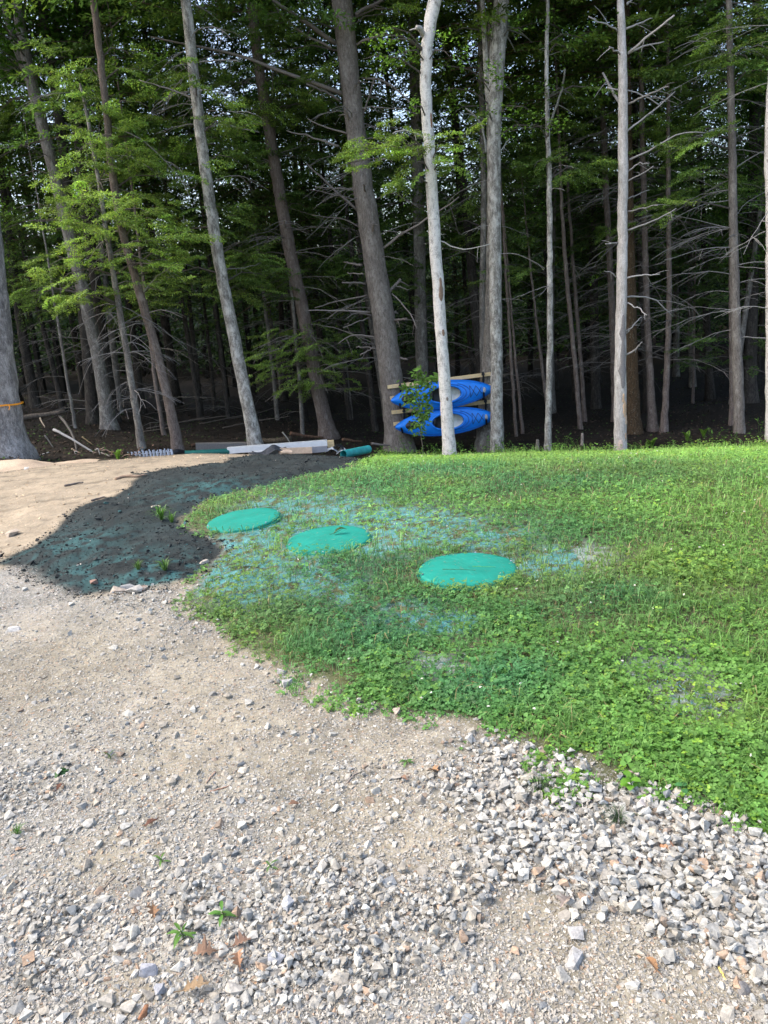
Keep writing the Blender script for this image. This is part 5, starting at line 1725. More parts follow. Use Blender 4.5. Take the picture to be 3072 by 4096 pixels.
def ribbon(pts, w, name, label, mat='black', cat="strap", group=None, th=.004):
    P = np.array(pts, float)
    base = P[0].copy()
    P = P - base
    mb = MB()
    sx = np.array([w / 2, 0, 0])
    t = np.gradient(P, axis=0)
    nrm = unit(np.cross(t, [1, 0, 0])) * th
    V = np.stack([P - sx - nrm, P + sx - nrm, P + sx + nrm, P - sx + nrm], 1).reshape(-1, 3)
    n = len(P)
    i = np.arange(n - 1)[:, None] * 4
    F = np.concatenate([i + np.array([a, (a + 1) % 4, 4 + (a + 1) % 4, 4 + a]) for a in range(4)])
    F = np.vstack([F, [[0, 3, 2, 1]], [[4 * (n - 1) + a for a in (0, 1, 2, 3)]]])
    mb.add(V, F)
    o = mb.build(name, M[mat])
    o.location = base
    tag(o, label, cat, group)
    return o

def strap(top, mid, bot, label):
    a, m_, c_ = W(*K(*top), 20.57), W(*K(*mid), 20.22), W(*K(*bot), 20.31)
    up = W(*K(top[0] + 3, (top[1] + bot[1]) / 2 - 20), 20.565)
    pts = [a + [0, .10, .03], a + [0, .02, .075], a + [0, -.03, .06], a + [0, -.05, -.05], up, c_ + [0, .22, .02], c_ + [0, .1, -.045], c_ + [0, -.06, -.03], (m_ + c_) / 2 + [0, -.10, 0], m_ + [0, -.12, 0], m_ + [0, -.06, .01]]
    o = ribbon(pts, .05, "strap", label, group="black straps holding the kayaks")
    mb = MB()
    box(mb, np.array([0, -.11, -.02]) , .085, .03, .06)
    q = mb.build("buckle", M['black'], o)
strap((358, 462), (352, 625), (358, 660), "black strap round the stern of the upper kayak, behind the sapling")
strap((1142, 352), (1142, 518), (1150, 580), "black strap round the bow of the upper kayak")
strap((393, 700), (366, 855), (380, 895), "black strap round the stern of the lower kayak")
strap((1165, 608), (1166, 772), (1174, 815), "black strap round the bow of the lower kayak")

# ------------------------------------------------------------------ sapling in front of the kayaks
def sapling():
    Y = 19.0
    st = [(578, 1100), (565, 1000), (550, 900), (545, 780), (540, 640), (532, 520), (528, 400), (524, 310)]
    P = np.array([W(*K(*q), Y) for q in st])
    base = P[0].copy()
    base[2] = float(terrain(base[0], base[1]))
    P = np.vstack([[base], P])
    t = empty("sapling", base, "leafy young tree standing in front of the left half of the kayaks", "sapling")
    mb = MB()
    tube(mb, P - base, np.linspace(.017, .004, len(P)), 7, (.85, .8, .75), bump=.1)
    mb.build("stem", M['bark_grey'], t, True)
    lv, tw = MB(), MB()
    for cx, cy, rr, n in ((520, 330, 55, 34), (610, 385, 55, 34), (680, 400, 40, 20), (722, 350, 18, 8), (430, 470, 50, 26), (400, 510, 35, 14), (560, 450, 70, 44), (640, 450, 45, 22), (480, 560, 60, 34), (600, 550, 60, 34), (440, 620, 35, 14),
                          (550, 640, 75, 48), (620, 640, 30, 14), (500, 700, 55, 26), (580, 750, 60, 34), (620, 720, 30, 12), (530, 800, 50, 24), (500, 850, 35, 14), (560, 830, 35, 12), (560, 905, 35, 10)):
        C = W(*K(cx, cy), Y) - base
        n = int(n * 1.35)
        j = int(np.argmin(np.linalg.norm(P - base - (C - [0, 0, .12]), axis=1)))
        tube(tw, [P[j] - base, (P[j] - base + C) / 2 + [0, 0, -.02], C], [.006, .004, .002], 4, (.20, .17, .12), cap=False)
        s = rr * .42194 / S * S_ * Y
        p_ = C + rng.normal(size=(n, 3)) * np.array([s * .55, .14, s * .55])
        d = rng.normal(size=(n, 3)) * [1, .6, .5] + [0, -.2, -.35]
        nr = unit(rng.normal(size=(n, 3)) * .55 + [0, -.5, .8])
        c = np.array([.15, .28, .05]) * rng.lognormal(0, .3, (n, 1))
        leaves(lv, p_, d, nr, .125 * rng.lognormal(0, .2, n), .066, c, .12)
    tw.build("twigs", M['twig'], t)
    lv.build("leaves", M['leaf'], t)
sapling()

# ------------------------------------------------------------------ ribbon on the big trunk
def tree_ribbon():
    t, Q, r, base, Y = FRONT['A']
    c = W(-10, 886, Y)
    k = int(np.argmin(np.abs(Q[:, 2] - c[2])))
    R = r[k] * 1.12 + .01
    mb = MB()
    n = 40
    V, F = [], []
    for i in range(n):
        a = i / n * 2 * np.pi
        dz = .02 * math.cos(a + 2.2) + .006 * math.sin(5 * a)
        V += [[R * math.cos(a), R * math.sin(a), dz - .016], [R * math.cos(a), R * math.sin(a), dz + .016]]
        j = (i + 1) % n
        F.append([2 * i, 2 * j, 2 * j + 1, 2 * i + 1])
    mb.add(V, F)
    o = mb.build("ribbon", M['orange'])
    o.location = Q[k]
    tag(o, "orange ribbon tied round the massive grey trunk", "ribbon")
    mb = MB()
    tube(mb, [[R * .8, -R * .62, 0], [R * .83, -R * .66, -.04], [R * .8, -R * .7, -.09]], [.012, .008, .006], 5)
    mb.build("knot", M['orange'], o)
tree_ribbon()

# ------------------------------------------------------------------ building leftovers at the edge of the sand
def C2(cx, cy):
    return (216 + cx * .3906, 891 + cy * .3906)

def bar(p0, p1, h, d, name, label, mat, cat, Y0=18, Y1=18.0, group=None, hollow=True, col=(1, 1, 1)):
    A, B = W(*C2(*p0), Y0), W(*C2(*p1), Y1)
    L = float(np.linalg.norm(B - A))
    x = (B - A) / L
    y = unit(np.array([0, 1, 0.]) - x * x[1])
    z = np.cross(x, y)
    mb = MB()
    o_ = [[-d / 2, -h / 2], [d / 2, -h / 2], [d / 2, h / 2], [-d / 2, h / 2]]
    inn = [[a * .86, b * .86] for a, b in o_]
    dep = min(.25, L * .3)
    V = []
    for X, P in ((0, o_), (L, o_), (L, inn), (L - dep, inn), (0, inn), (dep, inn)):
        V += [[X, a, b] for a, b in P]
    F = []
    for j in range(4):
        k = (j + 1) % 4
        F += [[j, 4 + j, 4 + k, k], [4 + j, 8 + j, 8 + k, 4 + k], [8 + j, 12 + j, 12 + k, 8 + k], [j, k, 16 + k, 16 + j], [16 + j, 16 + k, 20 + k, 20 + j]]
    F += [[12, 13, 14, 15], [20, 23, 22, 21]]
    mb.add(V, F, col)
    o = mb.build(name, M[mat])
    o.matrix_world = Matrix(((x[0], y[0], z[0], A[0]), (x[1], y[1], z[1], A[1]), (x[2], y[2], z[2], A[2]), (0, 0, 0, 1)))
    return tag(o, label, cat, group)

def pipe(pts, r, name, label, mat, cat, Y=18, ribs=False, wall=.006, group=None):
    P = np.array([W(*C2(*q[:2]), q[2] if len(q) > 2 else Y) for q in pts])
    base = P[0].copy()
    s = np.linspace(0, 1, len(P)); n = 60 if ribs else 20
    u = np.linspace(0, 1, n)
    Q = np.stack([np.interp(u, s, P[:, i]) for i in range(3)], 1)
    for _ in range(3):
        Q[1:-1] = (Q[:-2] + 2 * Q[1:-1] + Q[2:]) / 4
    rr = r * (1 + (.09 * np.sin(np.arange(n) * 2.1) if ribs else 0)) * np.ones(n)
    mb = MB()
    tube(mb, Q - base, rr, 18, cap=False)
    tube(mb, (Q - base)[::-1], (rr - wall)[::-1], 18, cap=False)
    for e_ in (0, -1):
        t = unit(Q[1] - Q[0]) * (1 if e_ == 0 else 1)
        a = unit(np.cross(t, [0, 0, 1.])); b_ = np.cross(t, a)
        th = np.arange(18) / 18 * 2 * np.pi
        ring = lambda q: (Q[e_] - base) + q * (np.cos(th)[:, None] * a + np.sin(th)[:, None] * b_)
        V = np.vstack([ring(rr[e_]), ring(rr[e_] - wall)])
        mb.add(V, [[j, (j + 1) % 18, 18 + (j + 1) % 18, 18 + j] for j in range(18)])
    o = mb.build(name, M[mat], None, True)
    o.location = base
    return tag(o, label, cat, group)

bar((705, 210), (1256, 168), .15, .13, "plastic_post", "long white post lying on top of the heap, behind the dark fabric", 'white', "post", 18.3, 18.5, "white posts dumped by the sand")
bar((835, 226), (1256, 196), .09, .14, "plastic_post", "shorter white post lying lower, its near end just above the grey block", 'white', "post", 18.0, 18.2, "white posts dumped by the sand")
bar((655, 211), (720, 206), .06, .06, "plastic_offcut", "stubby white offcut poking out left of the long white post", 'white', "offcut", 18.4, 18.5)
bar((1172, 207), (1257, 200), .13, .12, "shaded_post_side", "grey block under the right ends of the white posts", 'grey', "block", 17.9, 17.9)  # shaded side of the white posts, built as a separate grey piece
bar((1258, 174), (1294, 171), .17, .12, "wood_block", "pale wood block at the right end of the long white post", 'wood', "block", 18.7, 18.7)
bar((985, 214), (1173, 208), .15, .02, "cardboard_sheet", "tan cardboard sheet leaning below the white posts", 'card', "cardboard", 17.7, 17.7)
pipe([(995, 226, 17.5), (1030, 216, 17.5), (1062, 222, 17.5)], .05, "clay_pipe", "short orange tan pipe piece lying against the cardboard", 'card', "pipe")
pipe([(1347, 232, 16.6), (1485, 203, 17.4)], .095, "drain_pipe", "teal drain pipe lying at the corner of the lawn", 'aqua', "pipe")
pipe([(470, 228, 18), (600, 222, 18.1), (712, 216, 18.3)], .075, "drain_pipe", "dark green pipe lying on the sand left of the white posts", 'green_d', "pipe")
pipe([(388, 240, 17.6), (402, 226, 17.7), (425, 218, 17.8), (455, 224, 18), (482, 232, 18.1)], .075, "corrugated_hose", "black corrugated hose end arching beside the grey pickets", 'black', "hose", ribs=True)
bar((530, 192), (838, 186), .20, .2, "timber_beam", "weathered grey beam lying behind the dark green pipe", 'twig', "beam", 19.0, 19.4, hollow=False, col=(.20, .185, .17))

def fabric():
    n, m_ = 26, 16
    c = W(*C2(926, 215), 17.7)
    mb = MB()
    V = []
    for i in range(n):
        for j in range(m_):
            x = (i / (n - 1) - .5) * .85
            y = (j / (m_ - 1) - .5) * .6
            z = .13 * math.exp(-((x - .18) / .22) ** 2) * math.exp(-(y / .3) ** 2) + .035 * math.sin(x * 13 + y * 5) + .05 * fbm(np.array([x * 3]), np.array([y * 3]), .5, 3, 4)[0] - .12 * (abs(x) > .6)
            V.append([x + .03 * math.sin(y * 12), y, z - .05])
    idx = np.arange(n * m_).reshape(n, m_)
    mb.add(V, np.stack([idx[:-1, :-1], idx[1:, :-1], idx[1:, 1:], idx[:-1, 1:]], -1).reshape(-1, 4))
    o = mb.build("fabric_sheet", M['cloth'], None, True)
    o.location = c
    tag(o, "crumpled dark fabric thrown over the white posts", "fabric")
fabric()

def rag(cx, cy, w, h, mat, label, Y=18.1):
    c = W(*C2(cx, cy), Y)
    mb = MB()
    v, f = SH[rng.integers(0, 10)]
    n = 14
    V = []
    for i in range(n):
        for j in range(n):
            x, y = (i / (n - 1) - .5) * w, (j / (n - 1) - .5) * .3
            V.append([x, y, h * (fbm(np.array([x]), np.array([y + cx]), .15, 3, 8)[0] - .3) - .5 * h * (abs(x / w) ** 2 * 4)])
    idx = np.arange(n * n).reshape(n, n)
    mb.add(V, np.stack([idx[:-1, :-1], idx[1:, :-1], idx[1:, 1:], idx[:-1, 1:]], -1).reshape(-1, 4))
    o = mb.build("crumpled_bag", M[mat], None, True)
    o.location = c
    tag(o, label, "bag", "crumpled bags by the posts")
rag(1282, 205, .34, .18, 'white', "white crumpled bag just right of the grey block")
rag(1312, 196, .32, .16, 'black', "black crumpled bag between the white ones")
rag(1336, 208, .28, .16, 'white', "white torn bag nearest the teal drain pipe")

# grey pickets joined by rails
def pickets():
    def Z(cx, cy):
        return ((480 + cx * .1929) / S, (1740 + cy * .1929) / S)
    Y = 17.3
    O = W(*Z(600, 480), Y)
    t = empty("picket_row", O, "row of slanted grey metal pickets standing at the sand's far edge", "picket row")
    xs = np.array([165 + 880 * (i // 2) / 12 + (26 if i % 2 else 0) for i in range(26)])
    for i, cx in enumerate(xs):
        f = (cx - 165) / 880
        yt = 355 - 75 * f + rng.normal(0, 12)
        yb = 520 - 85 * f
        sl = 38 + rng.normal(0, 7)
        A = W(*Z(cx - sl * .1, yt), Y + .12 * (i % 2)) - O
        B = W(*Z(cx + sl, yb + 15), Y + .12 * (i % 2) - .05) - O
        mb = MB()
        d = unit(B - A)
        s = .013
        V = []
        for P, e_ in ((A, 1), (B, 1)):
            V += [P + [-s, -.004, 0], P + [s, -.004, 0], P + [s, .004, 0], P + [-s, .004, 0]]
        mb.add(V, [[0, 1, 5, 4], [1, 2, 6, 5], [2, 3, 7, 6], [3, 0, 4, 7], [0, 3, 2, 1], [4, 5, 6, 7]])
        V = [A + [-s, 0, 0], A + [-s, .02, 0], B + [-s, .02, 0], B + [-s, 0, 0]]
        mb.add(V + [v + np.array([.004, 0, 0]) for v in V], [[0, 1, 2, 3], [7, 6, 5, 4], [0, 4, 5, 1], [1, 5, 6, 2], [2, 6, 7, 3], [3, 7, 4, 0]])
        mb.build("picket", M['steel'], t)
    for yy in (.35, .68):
        mb = MB()
        tube(mb, [W(*Z(150, 355 + 165 * yy), Y + .07) - O, W(*Z(1070, 285 + 155 * yy), Y + .07) - O], .006, 5)
        mb.build("rail", M['steel'], t)
pickets()

# ------------------------------------------------------------------ fallen wood and brush at the left, logs behind
def C3(cx, cy):
    return (cx * .16277, 837 + cy * .16277)
def wst(px, Y0, Y1, r, label, f=C3, name="fallen_branch", col=(.30, .28, .26), cat="branch", mat='twig', group="fallen wood at the edge of the woods"):
    n = len(px)
    P = [W(*f(*q), Y0 + (Y1 - Y0) * i / max(1, n - 1)) for i, q in enumerate(px)]
    col = tuple(.72 * c_ for c_ in col)
    return stick(P, r, label, name, col, cat, group, mat)
wst([(150, 425), (400, 392), (600, 370), (860, 315)], 17.5, 18, .085, "thick fallen log leaning out behind the massive grey trunk", name="fallen_log", cat="log", mat='bark_dark', col=(2.2, 2.1, 2.0))
wst([(710, 558), (860, 630), (960, 690), (1200, 835), (1340, 955)], 17, 16.5, .032, "long pale bare branch sloping down to the brush heap", col=(.42, .41, .40))
wst([(790, 375), (880, 480), (1000, 690), (1020, 900)], 18, 17, .035, "dark broken limb hanging down from the fallen log's end", col=(.17, .15, .13))
wst([(590, 635), (640, 690), (715, 805)], 17, 17, .022, "short bent stick between the ribboned trunk and the pale branch", col=(.27, .25, .22))
wst([(480, 1112), (478, 1030), (474, 955), (560, 882), (652, 858)], 15.3, 15.6, .02, "forked whitish stick standing beside the ribboned trunk's foot", col=(.48, .46, .43))
wst([(380, 935), (600, 950), (830, 940)], 17, 17.3, .05, "mossy log lying low behind the forked whitish stick", name="fallen_log", cat="log", mat='bark_dark', col=(1.6, 1.6, 1.2))
wst([(500, 1005), (700, 1000), (860, 985)], 16.4, 16.6, .04, "thin dark log right behind the sand's left rim", name="fallen_log", cat="log", mat='bark_dark', col=(1.9, 1.7, 1.5))
wst([(530, 405), (560, 470), (595, 530)], 17.6, 17.4, .02, "tan broken twig dangling under the fallen log", col=(.40, .33, .24))
wst([(800, 838), (850, 890), (870, 935)], 16.8, 16.6, .028, "stubby grey stick at the left of the brush heap", col=(.34, .31, .28))
wst([(1005, 850), (1020, 920), (1045, 1000)], 16.4, 16.3, .035, "pale upright splinter in the brush heap", col=(.42, .40, .40))
wst([(1265, 830), (1300, 805), (1325, 890)], 16.4, 16.3, .02, "hooked grey twig at the right of the brush heap", col=(.36, .34, .31))
wst([(950, 815), (1060, 880), (1200, 900), (1330, 960)], 16.6, 16.3, .022, "brown twig lying across the brush heap", col=(.28, .21, .16))
wst([(1090, 655), (1150, 700), (1230, 760)], 18, 18, .018, "tan tipped twig above the brush heap", col=(.45, .33, .18))
wst([(1340, 860), (1400, 890), (1460, 915)], 16.6, 16.4, .02, "slim twig pointing right from the brush heap", col=(.33, .30, .27))

def brush():
    c = W(*C3(1090, 960), 16.6)
    c[2] -= .05
    mb = MB()
    for i in range(46):
        a = rng.random() * 6.28
        q = np.array([rng.normal(0, .42), rng.normal(0, .2), rng.random() * .18 + .02])
        l = rng.uniform(.2, .7)
        d = np.array([math.cos(a) * l, math.sin(a) * l * .5, rng.normal(0, .12)])
        tube(mb, [q - d / 2, q + [0, 0, .02], q + d / 2], [.01, .008, .004], 4, np.array([.20, .155, .12]) * (.5 + rng.random()))
    o = mb.build("brush_heap", M['twig'])
    o.location = c
    tag(o, "low heap of brown twigs and dead leaves left of the grey pickets", "brush heap")
    n = 700
    mb = MB()
    P = np.stack([rng.normal(0, .5, n), rng.normal(0, .22, n), np.abs(rng.normal(0, .09, n))], 1)
    leaves(mb, P, rng.normal(size=(n, 3)) * [1, 1, .4], unit(rng.normal(size=(n, 3)) * .6 + [0, 0, 1]), .07, .045, np.array([.17, .105, .07]) * rng.lognormal(0, .35, (n, 1)))
    mb.build("dead_leaves", M['twig'], o)
brush()
wst([(1060, 150), (930, 158), (880, 150)], 20.4, 20.6, .10, "thick mossy log end behind the middle of the white posts", C2, "fallen_log", (1.7, 1.6, 1.3), "log", 'bark_dark')
wst([(1050, 115), (1120, 128), (1235, 140)], 21, 21.2, .06, "reddish brown log behind the right part of the white posts", C2, "fallen_log", (2.4, 1.6, 1.2), "log", 'bark_dark')
wst([(1340, 148), (1400, 158), (1450, 160)], 20.6, 20.8, .05, "brown log beside the foot of the brownish leaning trunk", C2, "fallen_log", (2.2, 1.5, 1.1), "log", 'bark_dark')
wst([(1500, 172), (1560, 178), (1600, 182)], 20.4, 20.5, .04, "grey fallen branch running towards the thick pine's foot", C2, col=(.24, .21, .19))
wst([(1008, 108), (1035, 140), (1050, 168)], 20.2, 20.1, .022, "pale stick propped up behind the white posts", C2, col=(.42, .40, .34))
wst([(505, 185), (540, 176), (560, 182)], 19.3, 19.4, .055, "rust brown stump of wood at the left end of the grey beam", C2, "wood_stump", (2.0, 1.3, 1.0), "log", 'bark_dark')
for i in range(14):
    y = random.uniform(20.5, 27)
    x = random.uniform(-.55, .2) * y
    a = random.uniform(-.5, .5)
    l = random.uniform(.6, 2.2)
    z = float(terrain(x, y))
    stick([[x, y, z + .05], [x + l * .5 * math.cos(a), y + l * .5 * math.sin(a), z + .1], [x + l * math.cos(a), y + l * math.sin(a), z + random.uniform(.05, .3)]], random.uniform(.012, .03),
          "dead branch lying on the shaded forest floor", "fallen_branch", (.10, .085, .07), "branch", "dead branches on the forest floor")

# leaf litter and moss on the shaded floor
mb = MB()
n = 26000
d = 14 + 22 * rng.random(n) ** 1.3
x = (rng.random(n) * 2 - 1) * (.62 * d + 1)
y = d
k = zones(x, y)[3] > -.1
x, y = x[k], y[k]
n = len(x)
P = np.stack([x, y, gz(x, y) + .015 + .03 * rng.random(n)], 1)
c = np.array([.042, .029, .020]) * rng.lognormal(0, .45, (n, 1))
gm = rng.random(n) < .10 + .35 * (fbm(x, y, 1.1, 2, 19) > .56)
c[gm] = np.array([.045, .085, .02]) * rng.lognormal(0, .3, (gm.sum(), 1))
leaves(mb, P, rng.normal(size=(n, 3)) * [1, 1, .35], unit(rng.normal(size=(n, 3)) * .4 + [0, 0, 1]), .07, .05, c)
tag(mb.build("leaf_litter", M['twig']), "brown leaf litter and moss on the shaded forest floor", "leaf litter", kind="stuff")

# cut stakes and log at the right edge
def C5(cx, cy):
    return (1118.8 + cx * .3255, 540 + cy * .3255)
def stump(cx, cyt, cyb, w, label, Y, lean=0):
    A, B = W(*C5(cx, cyb + 20), Y), W(*C5(cx + lean, cyt), Y)
    o = stick([A, (A + B) / 2, B], w, label, "cut_stump", (1.7, 1.6, 1.5), "stump", None, 'bark_grey')
stump(130, 1258, 1320, .07, "short cut stump left of the very slim grey stem's foot", 20.3)
stump(427, 1215, 1330, .06, "knee high cut post at the edge of the lawn", 20.2)
stump(985, 1292, 1320, .04, "tiny broken stub between the twin trunks' foot and the ferns", 20.2)
wst([(425, 1328), (520, 1330), (650, 1332)], 20.6, 20.6, .09, "brown log lying left of the dead white trunk's foot", C5, "fallen_log", (2.2, 1.7, 1.4), "log", 'bark_dark')

# ------------------------------------------------------------------ ferns and weeds
def weed(x, y, h, n, L, label, tone=(.08, .19, .03), group=None, z=None, name="weed_plant", w=.45, stem=True):
    z = float(gz(np.array([x]), np.array([y]))[0]) if z is None else z
    t = empty(name, (x, y, z), label, "weed", group)
    st, lf = MB(), MB()
    for s in range(max(1, n // 7)):
        a = rng.random() * 6.28
        top = np.array([math.cos(a) * h * .35, math.sin(a) * h * .35, h * (.75 + .3 * rng.random())])
        u = np.linspace(0, 1, 6)[:, None]
        P = top * u + np.array([0, 0, .1 * h]) * np.sin(u * 3.1)
        tube(st, P, np.linspace(.0025, .0012, 6) * (1 + h * 2), 4, (.08, .13, .035))
        m_ = max(4, n // max(1, n // 7))
        k = rng.integers(1, 6, m_)
        d = rng.normal(size=(m_, 3)) * [1, 1, .25] + [0, 0, .25]
        nr = unit(rng.normal(size=(m_, 3)) * .3 + [0, 0, 1])
        leaves(lf, P[k], d, nr, L * rng.lognormal(0, .25, m_), L * w, np.asarray(tone) * rng.lognormal(0, .2, (m_, 1)), .1)
    st.build("stem", M['leaf'], t)
    lf.build("leaf_sprays", M['leaf'], t)
    return t

def tuft(x, y, h, n, label, tone=(.06, .12, .035), spread=.9, wd=.003, group=None):
    mb = MB()
    a = rng.random(n) * 6.283
    L = h * (.6 + .6 * rng.random(n))
    lean = spread * rng.random(n)
    dv = np.stack([np.cos(a), np.sin(a), 0 * a], 1)
    sd = np.stack([-np.sin(a), np.cos(a), 0 * a], 1) * wd * .5
    P = dv * .012 * rng.random((n, 1))
    p1 = P + dv * (L * lean * .4)[:, None] + [0, 0, 1] * (L * .6)[:, None]
    p2 = P + dv * (L * lean)[:, None] + [0, 0, 1] * (L * (.95 - .5 * lean))[:, None]
    v = np.stack([P - sd, P + sd, p1 + sd, p1 - sd, p2], 1)
    i = np.arange(n)[:, None] * 5
    mb.add2(v.reshape(-1, 3), i + np.array([0, 1, 2, 3]), i + np.array([3, 2, 4]), np.repeat(np.asarray(tone) * rng.lognormal(0, .3, (n, 1)), 5, 0))
    o = mb.build("grass_tuft", M['grass'])
    o.location = (x, y, float(gz(np.array([x]), np.array([y]))[0]) - .003)
    return tag(o, label, "grass tuft", group)

def fern(x, y, h, label, tone=(.16, .30, .04), Y=None):
    z = float(terrain(x, y))
    t = empty("fern", (x, y, z), label, "fern", "ferns at the edge of the woods")
    for k in range(6):
        lf = MB()
        a = rng.random() * 6.28
        u = np.linspace(0, 1, 12)
        P = np.stack([math.cos(a) * h * .45 * u ** 1.5, math.sin(a) * h * .45 * u ** 1.5, h * (u - .25 * u ** 3)], 1)
        tube(lf, P, .003, 4, (.10, .16, .04))
        for s in (-1, 1):
            d = np.stack([-math.sin(a) * s * np.ones(12), math.cos(a) * s * np.ones(12), .3 * np.ones(12)], 1)
            nr = unit(np.stack([math.cos(a) * np.ones(12), math.sin(a) * np.ones(12), -.4 * np.ones(12)], 1))
            leaves(lf, P, d, nr, h * .24 * np.sin(np.pi * (u * .8 + .15)), h * .09, np.asarray(tone) * rng.lognormal(0, .2, (12, 1)))
        lf.build("frond", M['leaf'], t)
for (fx, fy, h, lab) in ((1397, 973, .30, "small bright fern left of the slender twin trunks"), (1407, 970, .36, "bright fern directly at the slender twin trunks' foot"), (1484, 969, .32, "narrow bright fern alone before the dark gap"),
                         (1519, 971, .32, "broad bright fern left of the low brown stump"), (254, 985, .28, "bright fern sprig just left of the grey pickets")):
    q = W(fx, fy, 19.3 if fx > 300 else 16.3)
    fern(q[0], q[1], h, lab)
edge = [(1078, 966, "tall weed with small leaves at the foot of the pale grey tree"), (1093, 972, "weed right of the pale grey tree hiding the planks' ends"), (1000, 978, "low weed right of the pale birch's foot"), (1030, 972, "bushy weed left of the broad trunk behind the kayaks"),
        (1046, 976, "low bushy weed before the broad trunk behind the kayaks"), (908, 978, "big leaved weed left of the sapling's foot"), (930, 980, "weed touching the right of the sapling's foot"), (880, 982, "weed in front of the thick stubby pine"), (828, 984, "thin tall weed nearest the teal drain pipe"), (948, 982, "leafy weed just left of the pale birch's foot"),
        (1215, 966, "bushy weed right of the very slim grey stem"), (1240, 968, "wide weed in front of the knee high post"), (1200, 972, "small weed touching the very slim grey stem"), (1545, 968, "broad leaved weed left of the low brown stump"), (1562, 962, "tall weed rising behind the low brown stump"), (1582, 972, "weed left of the straight brownish pine's foot"), (1638, 966, "weed right of the straight brownish pine"),
        (1450, 972, "low weed between the ferns"), (1500, 966, "leafy weed between the two ferns near the dark gap"), (1375, 976, "small weed right of the rusty trunk's foot")]
for (fx, fy, lab) in edge:
    q = W(fx, fy, random.uniform(18.2, 19.2))
    h = random.uniform(.25, .55)
    weed(q[0], q[1], h, random.randint(18, 40), .07, lab, (.10, .22, .035), "weeds along the far edge of the lawn")
def low_stump():
    c = W(1551, 972, 19.4)
    v, f = stone_shapes(1, 30, .7)[0]
    mb = MB()
    mb.add(v * [.32, .3, .18] + [0, 0, .02], f, (.17, .13, .11))
    for k in range(7):
        a = k * .9
        tube(mb, [[.1 * math.cos(a), .1 * math.sin(a), .08], [.3 * math.cos(a), .25 * math.sin(a), .06], [.48 * math.cos(a), .4 * math.sin(a), -.1]], [.05, .04, .02], 6, (.18, .14, .12))
    o = mb.build("tree_stump", M['twig'])
    o.location = c
    tag(o, "low brown rotten stump among weeds left of the straight pine", "stump")
low_stump()

def gp(x, y):
    q = G(x, y)
    return q[0], q[1]
LBG = "weeds sprouting from the gravel"
x, y = gp(1166, 1705); tuft(x, y, .075, 80, "dark wiry grass tuft in the gravel, left of the bright seedling", (.045, .07, .035), 1.3, .0016, LBG)
x, y = gp(1336, 1775); tuft(x, y, .065, 80, "dark wiry grass tuft in the gravel, below the bright seedling", (.04, .075, .035), 1.3, .0016, LBG)
x, y = gp(38, 1800); tuft(x, y, .04, 40, "tiny green grass tuft in the gravel at the left border", (.06, .15, .03), .9, .002, LBG)
x, y = gp(350, 1128); tuft(x, y, .16, 60, "green grass tuft sprouting from the dark patch beside the lawn's tip", (.07, .16, .035), 1.1, .006, "grass tufts on the dark patch")
x, y = gp(372, 1130); tuft(x, y, .12, 30, "smaller green tuft on the dark patch, touching the lawn's tip", (.08, .17, .035), 1.1, .006, "grass tufts on the dark patch")
x, y = gp(302, 1243); tuft(x, y, .08, 40, "lone grass tuft in the lower middle of the dark patch", (.08, .15, .04), .9, .004, "grass tufts on the dark patch")
x, y = gp(358, 1240); tuft(x, y, .10, 40, "grass tuft at the dark patch's lower corner by the lawn", (.08, .16, .04), 1.1, .005, "grass tufts on the dark patch")

def seedling(x, y, size, nl, label, tone, wd=.5, up=.4, h=.05):
    z = float(gz(np.array([x]), np.array([y]))[0])
    t = empty("seedling", (x, y, z), label, "seedling", LBG)
    for k in range(nl):
        lf = MB()
        a = 2.4 * k + rng.normal(0, .3)
        b0 = np.array([0, 0, h * (.3 + .7 * (k / max(1, nl - 1)))])
        u = np.linspace(0, 1, 7)
        ax = np.array([math.cos(a), math.sin(a), 0])
        sd = np.array([-math.sin(a), math.cos(a), 0])
        C = b0 + ax * (u * size)[:, None] + np.array([0, 0, 1.]) * (size * (up * u - .55 * u ** 2))[:, None]
        hw = size * wd * .5 * np.sin(np.pi * np.clip(u, .03, .97)) ** .8
        V = np.concatenate([C - sd * hw[:, None] + [0, 0, .15 * size * .2], C, C + sd * hw[:, None] + [0, 0, .15 * size * .2]])
        F = [[i, i + 1, 7 + i + 1, 7 + i] for i in range(6)] + [[7 + i, 8 + i, 15 + i, 14 + i] for i in range(6)]
        lf.add(V, F, np.asarray(tone) * rng.lognormal(0, .15))
        lf.build("leaf", M['leaf'], t, True)
    mb = MB()
    tube(mb, [[0, 0, -.005], [.003, 0, h * .5], [0, 0, h]], .0018, 5, (.10, .16, .05))
    mb.build("stem", M['leaf'], t)
x, y = gp(1362, 1712); seedling(x, y, .035, 7, "bright seedling with round leaves standing in the gravel by the lawn", (.13, .30, .035), .75, .6, .06)
x, y = gp(1475, 1722); seedling(x, y, .026, 5, "small three leaved seedling in the gravel, nearer the lawn's lower corner", (.06, .19, .06), .8, .5, .03)
x, y = gp(395, 2030); seedling(x, y, .045, 8, "spreading pointed leaved weed in the left gravel, beside the brown leaves", (.09, .20, .035), .22, .5, .03)
x, y = gp(483, 1985); seedling(x, y, .042, 7, "pointed leaved weed just right of its spreading twin in the left gravel", (.08, .19, .035), .26, .5, .025)
x, y = gp(350, 1868); seedling(x, y, .032, 5, "sparse pointed weed above the two spreading weeds", (.08, .17, .035), .22, .5, .02)
x, y = gp(132, 1670); seedling(x, y, .035, 12, "flat dark green rosette in the gravel at the far left", (.05, .13, .04), .5, .15, .012)
x, y = gp(585, 1880); seedling(x, y, .03, 4, "tiny green sprout right of the sparse weed", (.09, .17, .05), .25, .6, .015)
